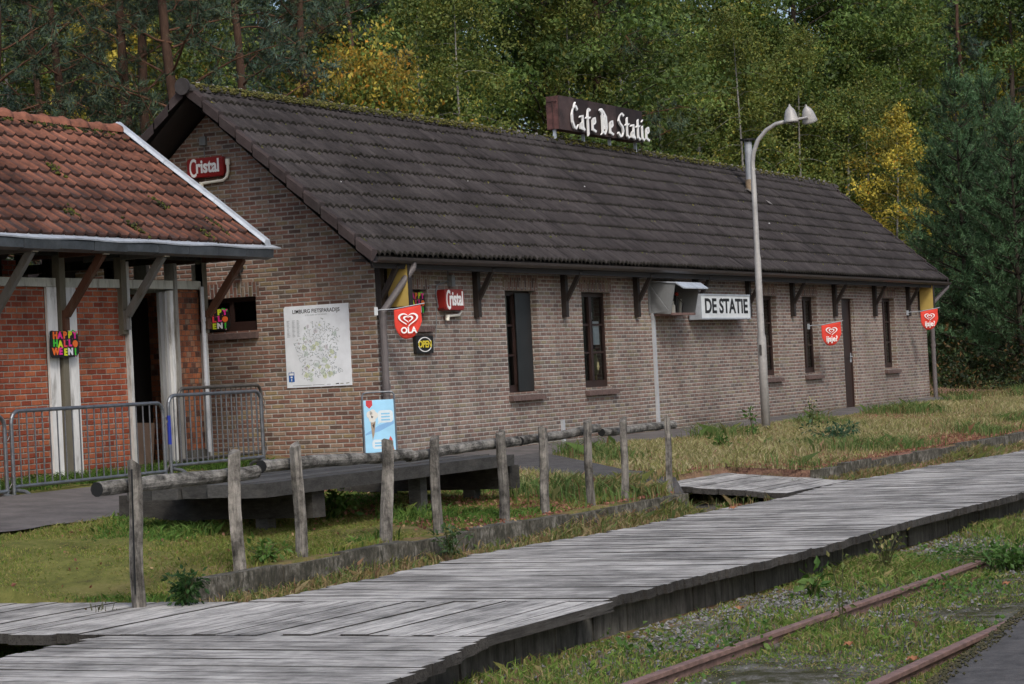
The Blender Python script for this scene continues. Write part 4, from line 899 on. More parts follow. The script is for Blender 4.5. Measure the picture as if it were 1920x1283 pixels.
mb = MB(); pl.plate(mb, [(-W_ / 2, .08), (W_ / 2, .08), (W_ / 2, hb - .10), (-W_ / 2, hb - .10)], -.004, .006); pn = mb.build('panel', M['blue'], t_)
def apl(mb_, poly, d0, d1): pl.plate(mb_, [(a_ * W_ / .48, b_) for a_, b_ in poly], d0, d1)
mb = MB(); H0 = hb - .10
mb.cc = (.50, .04, .05); apl(mb, [(-.20, H0 - .003), (-.20, H0 - .07), (-.15, H0 - .11), (-.10, H0 - .07), (-.10, H0 - .003)], .007, .009)
mb.cc = (.62, .70, .74); apl(mb, [(.1 + x, H0 - .22 + y) for x, y in rrect(.24, .16, .05)], .007, .009); apl(mb, [(.0, H0 - .24), (-.03, H0 - .32), (.04, H0 - .29)], .0072, .0088); apl(mb, [(-.03 + x, .30 + y) for x, y in rrect(.20, .12, .045)], .007, .009)
mb.cc = (.22, .50, .72)
for k in range(3): apl(mb, [(.03, H0 - .175 - k * .04), (.17, H0 - .175 - k * .04), (.17, H0 - .195 - k * .04), (.03, H0 - .195 - k * .04)], .0095, .0102)
for k in range(2): apl(mb, [(-.09, .325 - k * .035), (.03, .325 - k * .035), (.03, .305 - k * .035), (-.09, .305 - k * .035)], .0095, .0102)
mb.cc = (.62, .61, .57)
for x, y, s in ((-.15, H0 - .19, .05), (-.10, H0 - .17, .05), (-.06, H0 - .20, .045), (-.11, H0 - .24, .055)): apl(mb, [(x + s * math.cos(a), y + s * math.sin(a)) for a in [2 * PI * i / 10 for i in range(10)]], .007 + s * .02, .0095 + s * .02)
mb.cc = (.32, .25, .18); apl(mb, [(-.14, H0 - .29), (-.06, H0 - .28), (-.09, H0 - .45), (-.12, H0 - .52)], .0085, .0105); mb.cc = (.05, .04, .04); apl(mb, [(-.13, H0 - .20), (-.09, H0 - .22), (-.12, H0 - .24)], .0112, .012); apl(mb, [(-.115, H0 - .33), (-.075, H0 - .30), (-.09, H0 - .38)], .0112, .012)
mb.cc = (.52, .07, .06); apl(mb, [(.13, .24), (.21, .22), (.20, .30), (.19, .36), (.16, .40), (.14, .36), (.15, .30)], .007, .009); mb.cc = (.60, .36, .08); apl(mb, [(.09, .15), (.22, .15), (.215, .225), (.13, .235)], .007, .009); mb.cc = (.20, .40, .66); apl(mb, [(-.23, .42), (.0, .47), (.23, .56), (.23, .60), (.0, .55), (-.23, .44)], .0063, .0067)
mb.build('print', M['tint'], pn, colored=True)

# grey wall hood with its flap open
t_ = thing('wall_hood', 'open grey metal hood box fixed to the wall under the eaves', 'hood', (9.95, 0, 2.2))
mb = MB(); x0, x1 = 9.50, 10.62
for x in (x0, x1 - .02): mb.prism([(x, -.004, 2.03), (x, -.36, 1.99), (x, -.47, 2.50), (x, -.004, 2.55)], (.02, 0, 0))
mb.box((x0 + .02, -.03, 2.0), (x1 - .02, -.004, 2.54)); mb.build('case', M['hoodgrey'], t_)
mb = MB(); mb.prism([(x0 - .02, -.02, 2.575), (x0 - .02, -.48, 2.53), (x0 - .02, -.62, 2.43), (x0 - .02, -.62, 2.41), (x0 - .02, -.48, 2.505), (x0 - .02, -.02, 2.555)], (x1 - x0 + .04, 0, 0)); mb.build('flap', M['zinc'], t_)
mb = MB(); mb.mi = 0; mb.box((x0 + .03, -.38, 1.975), (x1 - .03, -.03, 2.015)); mb.mi = 1; mb.box((x0 + .08, -.06, 2.03), (x1 - .08, -.035, 2.5)); mb.build('tray', [M['rust'], M['black']], t_)
mb = MB(); mb.cc = (.5, .5, .45); mb.lathe([(.04, 0), (.04, .12), (.02, .15), (.02, .2)], (9.82, -.28, 2.016), 8); mb.cc = (.35, .03, .02); mb.lathe([(.0, 0), (.035, .02), (.035, .06), (0, .08)], (10.08, -.25, 2.30), 8); mb.cc = (.06, .06, .06); mb.tube([(9.9, -.25, 2.02), (9.95, -.3, 2.2), (10.05, -.25, 2.05), (10.08, -.25, 2.3), (10.25, -.3, 2.18), (10.35, -.22, 2.03)], .012, 6); mb.cc = (.25, .25, .22); mb.tube([(10.2, -.25, 2.02), (10.22, -.26, 2.25)], .03, 8); mb.build('fittings', M['tint'], t_, colored=True)
mb = MB(); mb.bar((9.42, -.02, 2.03), (9.42, -.36, 2.06), .02, .02); mb.bar((9.42, -.03, 2.5), (9.42, -.34, 2.06), .02, .02); mb.box((9.40, -.03, 2.02), (9.44, -.004, 2.55)); mb.build('side_stay', M['hoodgrey'], t_)

# lightbox sign along the front
pl = front(12.40, 2.13, -.03); t_ = thing('station_sign', 'white lightbox sign reading DE STATIE in black on the front wall', 'sign', pl.o)
mb = MB(); w, h = 2.42, .40; pl.plate(mb, [(-w / 2, -h / 2), (w / 2, -h / 2), (w / 2, h / 2), (-w / 2, h / 2)], .03, .22); mb.build('box', M['lightbox'], t_)
mb = MB()
for q in ((-w / 2 - .02, w / 2 + .02, h / 2, h / 2 + .025), (-w / 2 - .02, w / 2 + .02, -h / 2 - .025, -h / 2)): pl.plate(mb, [(q[0], q[2]), (q[1], q[2]), (q[1], q[3]), (q[0], q[3])], .0, .232)
for q in ((-w / 2 - .02, -w / 2 - .001), (w / 2 + .001, w / 2 + .02)): pl.plate(mb, [(q[0], -h / 2), (q[1], -h / 2), (q[1], h / 2), (q[0], h / 2)], .0, .232)
mb.build('casing', M['zinc'], t_)
mb = MB(); pl.text(mb, 'DE STATIE', .36, .04, 0, .222, bold=.010, squeeze=1.30); mb.build('lettering', M['black'], t_)

# sign on the ridge with blackletter
X0s, X1s, ZB, ZT, YS = 11.0, 14.82, 5.46, 6.07, 2.20
t_ = thing('roof_sign', 'dark brown sign box on the ridge with white blackletter Cafe De Statie', 'sign', (12.9, YS, ZB))
mb = MB(); k = 6
for i in range(k):
    xa = X0s + (X1s - X0s) * i / k; xb = X0s + (X1s - X0s) * (i + 1) / k - .004; g = (.85, .35, .55, .8, .3, .35)[i]; mb.cc = (.085 * g, .055 * g, .052 * g); mb.box((xa, YS + .002, ZB), (xb, YS + .03, ZT))
mb.build('front_panel', M['signbrown'], t_, colored=True)
mb = MB(); mb.cc = (.13, .06, .055); mb.box((X0s - .005, YS + .032, ZB + .01), (X0s + .02, YS + .26, ZT - .005)); mb.box((X0s + .02, YS + .032, ZT - .03), (X1s, YS + .26, ZT - .005)); mb.box((X0s + .02, YS + .032, ZB + .01), (X1s, YS + .26, ZB + .03)); mb.box((X1s - .02, YS + .032, ZB + .03), (X1s, YS + .26, ZT - .03)); mb.cc = (.09, .045, .042); mb.box((X0s - .02, YS + .12, ZB + .02), (X0s - .006, YS + .14, ZT - .10)); mb.box((X0s - .02, YS + .05, ZT - .11), (X0s - .006, YS + .24, ZT - .09)); mb.box((X0s + .02, YS + .24, ZB + .03), (X1s - .02, YS + .26, ZT - .03)); mb.build('case', M['signbrown'], t_, colored=True)
for x in (X0s + .06, X0s + 1.3, X0s + 2.5, X1s - .08):
    mb = MB(); mb.box((x - .025, YS + .12, roof_z(x, YR) - .02), (x + .025, YS + .17, ZB + .01)); mb.build('leg', M['zinc'], t_)
LET = {'C': ([[(.56, .80), (.44, .94), (.24, .86), (.11, .62), (.12, .32), (.26, .10), (.44, .06), (.56, .20)], [(.30, .90), (.38, 1.06)]], .60),
       'a': ([[(.10, .56), (.33, .60), (.34, .14), (.44, .04)], [(.33, .36), (.12, .28), (.12, .12), (.33, .08)]], .50),
       'f': ([[(.42, .86), (.26, .92), (.20, .70), (.20, -.12)], [(.05, .56), (.40, .58)]], .42),
       'e': ([[(.14, .32), (.36, .40), (.33, .60), (.14, .54), (.12, .14), (.38, .06)]], .48),
       'D': ([[(.02, .98), (.20, .86), (.20, .10), (.08, .02)], [(.20, .12), (.42, .04), (.55, .24), (.52, .70), (.30, .90), (.12, 1.0)], [(.36, .78), (.36, .25)]], .66),
       'S': ([[(.60, .90), (.44, .98), (.24, .88), (.14, .70), (.24, .56), (.46, .44), (.52, .26), (.42, .08), (.22, .04), (.04, .18)]], .62),
       't': ([[(.20, .84), (.18, .14), (.34, .04)], [(.04, .56), (.36, .60)]], .40), 'i': ([[(.14, .60), (.14, .12), (.28, .04)], [(.13, .82), (.19, .86)]], .34), ' ': ([], .22)}
pl = Plane((X0s, YS, ZB), (1, 0, 0), (0, 0, 1)); mb = MB(); a = .36; sc_ = (.555, .545)
for ch in 'Cafe De Statie':
    st, adv = LET[ch]; pen(mb, pl, st, (sc_[0] * .95, sc_[1] * .86), a, .015 + (.0 if ch in 'CDS' else .0), .03, (.046, .041), .03); a += adv * sc_[0] * 1.06
mb.build('lettering', M['white'], t_)

# party signs
def party(pl, label, s=1.0):
    t_ = thing('party_sign', label, 'sign', pl.o, group='colourful halloween wall signs')
    rr = random.Random(5); mb = MB(); P = []
    for x, y in rrect(.56, .32, .06, 5): k = 1 + .07 * math.sin(x * 30 + y * 22); P.append((x * k * s, y * k * s))
    pl.plate(mb, P, .0, .012); mb.build('backing', M['black'], t_)
    mb = MB(); G_, P_, O_, Y_, R_, W_ = (.06, .52, .05), (.75, .03, .28), (.80, .16, .03), (.60, .70, .03), (.72, .06, .08), (.7, .7, .75)
    for word, cols, y in (('HAPPY', (O_, P_, O_, Y_, P_), .098), ('HALLO', (G_, Y_, R_, P_, O_), .0), ('WEEN!', (O_, P_, Y_, W_, G_), -.098)):
        for k, (c, q) in enumerate(zip(word, cols)):
            mb.cc = q; x = (-.20 + k * .098) * s
            if word == 'HALLO' and c == 'O': pl.plate(mb, [(x + .050 * s * math.cos(a), y * s + .043 * s * math.sin(a)) for a in [2 * PI * i / 14 for i in range(14)]], .0135, .02)
            else: pl.text(mb, c, .112 * s, x, (y + rr.uniform(-.008, .008)) * s, .015, bold=.006, extrude=.0025, squeeze=1.12)
    for k in range(34): mb.cc = rr.choice((G_, P_, O_, Y_, W_)); x, y = rr.uniform(-.22, .22) * s, rr.choice((.148, .05, -.05, -.148)) * s + rr.uniform(-.01, .01); pl.plate(mb, [(x - .005, y - .005), (x + .006, y - .004), (x, y + .006)], .0125, .0131)
    mb.cc = G_; pl.plate(mb, [(.12 * s, .145 * s), (.20 * s, .13 * s), (.24 * s, .11 * s), (.24 * s, .145 * s), (.15 * s, .17 * s)], .0132, .016)
    mb.build('lettering', M['tint'], t_, colored=True)
c0 = F((121, 645), SY - .11); party(Plane((c0[0], SY - .11, c0[2]), (1, 0, 0), (0, 0, 1)), 'colourful HAPPY HALLOWEEN sign on the white shed post', .98)
c0 = G((403, 600), -.02); party(Plane((-.02, c0[1], c0[2]), (0, -1, 0), (0, 0, 1)), 'colourful halloween sign in the gable window, partly behind the shed', .92)
party(Plane((1.22, .05, 2.165), (1, 0, 0), (0, 0, 1)), 'colourful halloween sign in the small window behind the heart flag', .95)

# ---------------------------------------------------------------- crowd barriers
def barrier(x0, x1, y, zb, h, label, mat='steel', bars=18, feet=True, ry=0.0, mark=None):
    t_ = thing('crowd_barrier', label, 'barrier', ((x0 + x1) / 2, y, zb), ry, group='crowd barriers in front of the shed')
    L_ = (x1 - x0) / 2; r = .0225
    mb = MB(); c = .13; lo = .19
    P = [(-L_, 0, .0 + .03), (-L_, 0, h - c)] + [(-L_ + c - c * math.cos(a), 0, h - c + c * math.sin(a)) for a in (PI / 8, PI / 4, 3 * PI / 8)] + [(-L_ + c, 0, h), (L_ - c, 0, h)] + [(L_ - c + c * math.sin(a), 0, h - c + c * math.cos(a)) for a in (PI / 8, PI / 4, 3 * PI / 8)] + [(L_, 0, h - c), (L_, 0, .03)]
    mb.tube(P, r, 10); mb.tube([(-L_, 0, lo), (L_, 0, lo)], r * .95, 10); mb.build('frame', M[mat], t_, local=True)
    mb = MB()
    for k in range(bars):
        x = -L_ + (k + 1) * 2 * L_ / (bars + 1); mb.tube([(x, 0, lo), (x, 0, h)], .0095, 6, cap=False)
    mb.build('bars', M[mat], t_, local=True)
    if feet:
        for x in (-L_ + .05, L_ - .05):
            mb = MB(); mb.tube([(x, -.32, .018), (x, -.24, .06), (x, -.12, .13), (x, 0, .15), (x, .12, .13), (x, .24, .06), (x, .32, .018)], r, 8); mb.build('foot', M[mat], t_, local=True)
    mb = MB()
    for z in (h - .2, .3): mb.tube([(L_ + .018, 0, z), (L_ + .05, -.01, z + .02), (L_ + .06, -.02, z - .03), (L_ + .03, -.01, z - .08)], .007, 6)
    mb.build('hook', M['steel_dark'], t_, local=True)
    if mark:
        mb = MB(); z0, z1, mm = mark[1:]; mb.tube([(mark[0] * L_, 0, z0), (mark[0] * L_, 0, z1)], r * 1.06, 10); mb.build('tape', M[mm], t_, local=True)
M['tape_blue'] = emissive('tape_blue', (.01, .03, .30)); M['tape_yellow'] = emissive('tape_yellow', (.62, .40, .02))
YB = .80
bz = float(ground_z(-5, YB)) - .02
barrier(-6.86, -3.94, YB, bz - .09, 1.02, 'long grey crowd barrier across the white post of the shed', bars=20)
barrier(-3.82, -1.72, YB, bz - .03, 1.04, 'grey crowd barrier right of the shed doorway with blue and yellow tape', bars=17, mark=(-1, .45, .80, 'tape_blue'))
mb = MB(); mb.tube([(-1.72, YB, .42), (-1.72, YB, .49)], .022, 10); o = mb.build('tape', M['tape_yellow'], bpy.data.objects['crowd_barrier.001'])
barrier(-9.72, -6.98, YB, bz - .13, 1.02, 'grey crowd barrier cut off by the left edge', bars=20)
barrier(-2.95, -.75, 1.32, bz - .0, 1.09, 'dull grey crowd barrier standing behind another across the gap between the buildings', 'steel_dark', bars=15, ry=R(4), feet=False)

# ---------------------------------------------------------------- rustic fence
fence = thing('log_fence', 'weathered rustic fence of split posts and round log rails', 'fence', (-7, -5.1, -.4))
PX = [((250, 868), (258, 1120), .058), ((437, 848), (450, 1105), .054), ((555, 835), (569, 1092), .047), ((727, 826), (723, 1062), .055), ((813, 822), (821, 1020), .048), ((940, 810), (948, 1012), .050), ((1016, 802), (1023, 1000), .049), ((1100, 790), (1109, 988), .047), ((1168, 786), (1170, 965), .045), ((1250, 782), (1257, 938), .044)]
rf = random.Random(11)
for i, (tp, bt, r) in enumerate(PX):
    a = F(tp, -5.12); b = F(bt, -5.12); b[2] = min(b[2], -.42) - .25
    g = rf.uniform(.19, .27); mb = MB(); mb.cc = (g * 1.05, g * .98, g * .88); n = 9; kk = 7; vs = []; fs = []; sl = rf.uniform(-.05, .05)
    sh = [rf.uniform(.72, 1.18) for _ in range(n)]
    if i == 0: sh = [1.05, 1.1, 1.0, .55, 1.05, 1.1, 1.0, 1.0, 1.0]
    for j in range(kk):
        t_ = j / (kk - 1); c = a + (b - a) * t_
        for k in range(n):
            th = 2 * PI * k / n; rr_ = r * sh[k] * (1 + rf.uniform(-.05, .05)) * (.95 + .1 * t_)
            zz = c[2] + (rr_ * math.cos(th) * .55 * (1 if i % 3 else -1) + rf.uniform(-.015, .015) if j == 0 else 0)
            vs.append((c[0] + rr_ * math.cos(th) + .016 * math.sin(j * 1.3 + i * 2.1), c[1] + rr_ * math.sin(th), zz))
    for j in range(kk - 1):
        for k in range(n): fs.append((j * n + k, (j + 1) * n + k, (j + 1) * n + (k + 1) % n, j * n + (k + 1) % n))
    fs += [tuple(range(n)), tuple(range(kk * n - 1, (kk - 1) * n - 1, -1))]; mb.add(vs, fs)
    po = mb.build('post', M['old_wood'], fence, colored=True)
    if i == 0:
        q = F((254, 990), -5.12); mb = MB(); s0 = F((250, 880), -5.2); s1 = F((257, 1115), -5.2); mb.bar((s0[0] - .005, -5.188, s0[2]), (s1[0] - .005, -5.188, s1[2]), .008, .012); mb.build('crack', M['black'], po)
for (p0, p1, r) in (((182, 918), (480, 884), .060), ((490, 875), (768, 852), .056), ((765, 856), (970, 826), .054), ((975, 828), (1120, 803), .050), ((1128, 811), (1263, 797), .046)):
    a = F(p0, -4.99); b = F(p1, -4.99); mb = MB(); g = rf.uniform(.20, .26); mb.cc = (g, g * .96, g * .88); k = 12
    P = [a + (b - a) * j / k + np.array((0, rf.uniform(-.005, .005), rf.uniform(-.004, .004) + .006 * math.sin(j * .5 + p0[0]))) for j in range(k + 1)]
    mb.tube(P, [r * .97 * rf.uniform(.93, 1.05) for _ in P], 12, jit=.05, rnd=rf); mb.build('rail', M['log'], fence, colored=True, smooth=False)
    mb = MB(); d = (b - a) / np.linalg.norm(b - a); mb.tube([a - d * .004, a - d * .003], r * .96, 10); mb.build('rail_end', M['black'], fence)

# ---------------------------------------------------------------- low timber platform table
tb = thing('timber_table', 'low heavy table of thick dark timbers on the lawn behind the fence', 'table', (-7.1, -3.4, -.25))
mb = MB(); y = -4.20; rk = random.Random(8)
for k in range(5):
    g = rk.uniform(.045, .10); mb.cc = (g, g * .98, g * .95); xo = rk.uniform(-.05, .06); mb.box((-9.72 + xo, y, .125 + rk.uniform(-.004, .004)), (-4.6 + rk.uniform(-.05, .05), y + .285, .25 + rk.uniform(-.006, .006)), .006, rk); y += .308
mb.build('top', M['beam'], tb, colored=True)
for x in (-8.66, -4.46):
    mb = MB(); mb.cc = (.045, .042, .038); mb.box((x - .11, -4.14, -.13), (x + .11, -1.95, .122), .008, rk)
    mb.build('cross_beam', M['beam'], tb, colored=True)
for x, y in ((-8.66, -2.75), (-8.66, -3.55), (-4.46, -2.55), (-4.46, -3.60), (-6.35, -3.95), (-6.35, -2.5)):
    mb = MB(); mb.cc = (.10, .10, .098); mb.box((x - .07, y - .07, -.5), (x + .07, y + .07, -.13 if abs(x + 6.35) > .1 else .124)); mb.build('leg', M['beam'], tb, colored=True)

# ---------------------------------------------------------------- lamp post
lx, ly = 10.88, -1.458
lp = thing('street_lamp', 'tall grey lamp post with curved arm and two bell shaped heads', 'lamp post', (lx, ly, -.08))
mb = MB(); mb.tube([(lx, ly, -.3), (lx, ly, 1.52), (lx, ly, 1.60), (lx, ly, 2.88), (lx, ly, 2.96), (lx, ly, 4.30), (lx, ly, 4.34), (lx, ly, 4.55), (lx, ly - .03, 4.72), (lx, ly - .12, 4.92), (lx, ly - .28, 5.08), (lx, ly - .46, 5.17), (lx, ly - .66, 5.20)], [.076, .076, .060, .058, .048, .044, .040, .038, .038, .037, .036, .034, .032], 14); mb.build('pole', M['lampgrey'], lp, smooth=True)
mb = MB(); mb.box((lx - .083, ly - .02, 1.22), (lx - .076, ly + .02, 1.40)); mb.build('hatch', M['steel_dark'], lp)
mb = MB(); mb.tube([(lx, ly - .62, 5.20), (lx, ly - 1.04, 5.23)], .022, 8); mb.build('cross_arm', M['lampgrey'], lp)
def head(cx_, cy_, cz, tx):
    mb = MB(); mb.lathe([(.016, .31), (.02, .28), (.035, .265), (.075, .22), (.105, .14), (.125, .03), (.135, 0), (.128, -.002), (.10, .08), (0, .10)], (0, 0, 0), 18)
    o = mb.build('lamp_head', M['lampgrey'], lp, smooth=True, local=True); o.location = (cx_ - lx, cy_ - ly, cz + .08); o.rotation_euler = tx
    mb = MB(); mb.lathe([(0, -.02), (.05, -.01), (.06, .03), (.03, .06)], (0, 0, 0), 12); b = mb.build('bulb_glass', M['glass'], o, local=True)
head(lx, ly - .74, 5.17, (R(-4), 0, 0)); head(lx + .16, ly - 1.02, 5.17, (R(-4), R(-24), 0))

# ---------------------------------------------------------------- foliage builders
def leaf_mesh(name, C, size, cols, mat, parent, seed=0, aspect=.62, droop=.3):
    """one small folded diamond per leaf"""
    rg = np.random.default_rng(seed); n = len(C); C = np.asarray(C, float)
    a = rg.normal(0, 1, (n, 3)); a[:, 2] -= droop; a /= np.linalg.norm(a, axis=1, keepdims=True)
    b = np.cross(a, rg.normal(0, 1, (n, 3))); b /= np.linalg.norm(b, axis=1, keepdims=True) + 1e-9; nn = np.cross(a, b)
    s = (size * rg.uniform(.45, 1.3, n))[:, None]; w_ = s * aspect * .5
    V = np.stack([C - a * s * .5, C + b * w_ + nn * w_ * .35 - a * s * .05, C + a * s * .5, C - b * w_ + nn * w_ * .35 - a * s * .05], 1).reshape(-1, 3)
    Fq = np.arange(n * 4, dtype=np.int32).reshape(n, 4)
    return npmesh(name, V, Fq, mat, parent, col=cols, local=True)
def blade_mesh(name, base, tip, width, cols, mat, parent=None, seed=0, local=True, bend=None):
    rg = np.random.default_rng(seed); n = len(base); d = tip - base; sd = np.cross(d, rg.normal(0, 1, (n, 3))); sd /= np.linalg.norm(sd, axis=1, keepdims=True) + 1e-9
    w_ = np.asarray(width).reshape(-1, 1)
    if bend is None:
        V = np.stack([base - sd * w_ * .5, base + sd * w_ * .5, tip], 1).reshape(-1, 3); Fq = np.arange(n * 3, dtype=np.int32).reshape(n, 3)
        return npmesh(name, V, Fq, mat, parent, col=cols, local=local)
    mid = base + d * .55 - bend * .4; t2 = tip + bend
    V = np.stack([base - sd * w_ * .5, base + sd * w_ * .5, mid + sd * w_ * .4, t2, mid - sd * w_ * .4], 1).reshape(-1, 3); Fq = np.arange(n * 5, dtype=np.int32).reshape(n, 5)
    return npmesh(name, V, Fq, mat, parent, col=cols, local=local)
def palette(rg, n, cols, w, jit=.25):
    c = np.asarray(cols, float)[rg.choice(len(cols), n, p=np.asarray(w, float) / sum(w))]
    return np.clip(c * rg.uniform(1 - jit, 1 + jit, (n, 1)), 0, 1)
def limb(mb, p, d, ln, r, rr, seg=5, rise=0.0, wob=.12):
    P = [np.array(p, float)]; d = np.array(d, float); d /= np.linalg.norm(d); rad = [r]
    for i in range(seg):
        d = d + np.array((rr.gauss(0, wob), rr.gauss(0, wob), rr.gauss(0, wob) + rise)); d /= np.linalg.norm(d)
        P.append(P[-1] + d * ln / seg); rad.append(r * (1 - .85 * (i + 1) / seg))
    mb.tube(P, rad, 5, cap=False); return P
def broadleaf(name, h, rw, base, nleaf, size, cols, wts, seed, trunk_r=.12, bark='bark_birch', bcol=(.30, .29, .27), narrow=1.0, clumps=90, spread=.42, lean=0.0, droop=.4, hang=0.0, fill=1.0):
    """tapered trunk with limbs; leaves in clumps along the limbs, so gaps stay open"""
    rr = random.Random(seed); rg = np.random.default_rng(seed)
    root = thing(name, None, 'tree'); mb = MB(); mb.cc = bcol
    P = [np.array((0, 0, -.3))]; k = 9
    for i in range(1, k + 1): t_ = i / k; P.append(np.array((lean * t_ * h + .12 * math.sin(t_ * 5 + seed), .10 * math.sin(t_ * 4 + seed * 2), h * t_ * .98)))
    mb.tube(P, [trunk_r * (1 - .88 * i / k) for i in range(k + 1)], 7)
    cen = []; rad = []; li = []
    nl = int(clumps / 2.6)
    for i in range(nl):
        t_ = base + (1 - base) * ((i + rr.random()) / nl) ** .9; z = h * t_; q = P[min(int(t_ * k), k - 1)]; th = i * 2.4 + rr.uniform(-.5, .5)
        prof = rw * (math.sin(PI * min(1, (t_ - base) / (1 - base) * .82 + .16)) ** .75) * rr.uniform(.65, 1.15) * narrow
        el = .75 - .2 * rr.random() if prof > .4 else 1.2
        br_ = limb(mb, (q[0], q[1], z), (math.cos(th), math.sin(th), el), max(prof, .35) * 1.15, trunk_r * .30 * (1.1 - t_), rr, 5, -.10 - hang, .13)
        for j in (2, 3, 4, 5):
            if rr.random() < .85: li.append(i); cen.append(br_[j] + np.array((rr.gauss(0, .12), rr.gauss(0, .12), rr.gauss(0, .12) - hang * 1.2 * rr.random()))); rad.append(spread * rr.uniform(.55, 1.25) * (.7 + .3 * j / 5))
    cen.append(P[-1]); li.append(nl); rad.append(spread * .6); cen = np.array(cen); rad = np.array(rad)
    mb.build('trunk', M[bark], root, colored=True, local=True, smooth=True)
    w_ = rad ** 2 / np.sum(rad ** 2); ci = rg.choice(len(cen), nleaf, p=w_)
    off = rg.normal(0, .46, (nleaf, 3)) * rad[ci][:, None] * np.array((1.1, 1.1, .55 + hang * 3))
    C = cen[ci] + off
    cl = palette(rg, nleaf, cols, wts, .22); li = np.array(li); tint = (rg.uniform(.55, 1.35, nl + 1)[li] * rg.uniform(.8, 1.25, len(cen)))[:, None]; sh = rg.uniform(-1, 1, len(cen)); mix = np.asarray(cols[0]) * .6 + np.asarray(cols[-1]) * .4
    cl = cl * tint[ci]; kk = np.clip(sh[ci], 0, 1)[:, None] * .55; cl = cl * (1 - kk) + np.asarray(cols[int(seed) % len(cols)])[None] * kk * tint[ci]
    leaf_mesh('crown', C, size, np.clip(cl, 0, 1), M['leaf'], root, seed, droop=droop)
    return root
def tufts(rg, cen, dirs, per, ln, spread_):
    n = len(cen) * per; ci = np.repeat(np.arange(len(cen)), per)
    d = dirs[ci] + rg.normal(0, spread_, (n, 3)); d /= np.linalg.norm(d, axis=1, keepdims=True)
    return ci, d, ln * rg.uniform(.65, 1.2, n)
def scots_pine(name, h, seed, base=.30, rw=2.6, ntuft=1500, per=12, trunk_r=.17, ln=.20, wide=.022, cols=((.045, .075, .045), (.065, .095, .052), (.055, .085, .065), (.10, .11, .048)), wts=(4, 4, 3, 1), dead=10):
    rr = random.Random(seed); rg = np.random.default_rng(seed); root = thing(name, None, 'tree'); mb = MB(); mb.cc = (.082, .05, .036)
    k = 10; P = [np.array((.10 * math.sin(i * 1.1 + seed), .1 * math.cos(i * .9 + seed), -.3 + (h + .3) * i / k)) for i in range(k + 1)]
    mb.tube(P, [trunk_r * (1 - .75 * i / k) for i in range(k + 1)], 9)
    C = []; D = []
    for i in range(dead):
        z = h * rr.uniform(.08, base + .15); th = rr.uniform(0, 2 * PI); mb.cc = (.07, .055, .045); limb(mb, (P[int(z / h * k)][0], P[int(z / h * k)][1], z), (math.cos(th), math.sin(th), rr.uniform(-.4, .3)), rr.uniform(.6, 1.7), .022, rr, 5, -.05, .2)
    nb = 34
    for i in range(nb):
        t_ = base + (1 - base) * (i + rr.random()) / nb; th = i * 2.4 + rr.uniform(-.6, .6); q = P[min(int(t_ * k), k)]
        ln_ = rw * (1.05 - .75 * ((t_ - base) / (1 - base)) ** 1.3) * rr.uniform(.6, 1.1); mb.cc = (.13, .07, .045)
        B = limb(mb, (q[0], q[1], h * t_), (math.cos(th), math.sin(th), .25), ln_, .045 * (1.2 - t_), rr, 6, .02, .12)
        for j in range(2, 7):
            for s in range(3):
                dv = np.array((rr.gauss(0, 1), rr.gauss(0, 1), rr.gauss(.1, .5))); dv /= np.linalg.norm(dv); ll = rr.uniform(.25, .65) * (1.2 - .5 * t_)
                mb.tube([B[j], B[j] + dv * ll], [.009, .004], 3, cap=False)
                for u_ in (.55, .8, 1.0): C.append(B[j] + dv * ll * u_ + np.array((rr.gauss(0, .07), rr.gauss(0, .07), rr.gauss(0, .06)))); D.append(dv * .5 + np.array((0, 0, .35)))
    mb.build('trunk', M['bark_pine'], root, colored=True, local=True, smooth=True)
    C = np.array(C); D = np.array(D)
    if len(C) > ntuft: s = rg.choice(len(C), ntuft, replace=False); C, D = C[s], D[s]
    ci, d, l_ = tufts(rg, C, D, per, ln, .75); b = C[ci]; cl = palette(rg, len(ci), cols, wts, .2) * rg.uniform(.55, 1.5, (len(C), 1))[ci]
    blade_mesh('crown', b, b + d * l_[:, None], np.full(len(ci), wide), cl, M['needle'], root, seed)
    return root
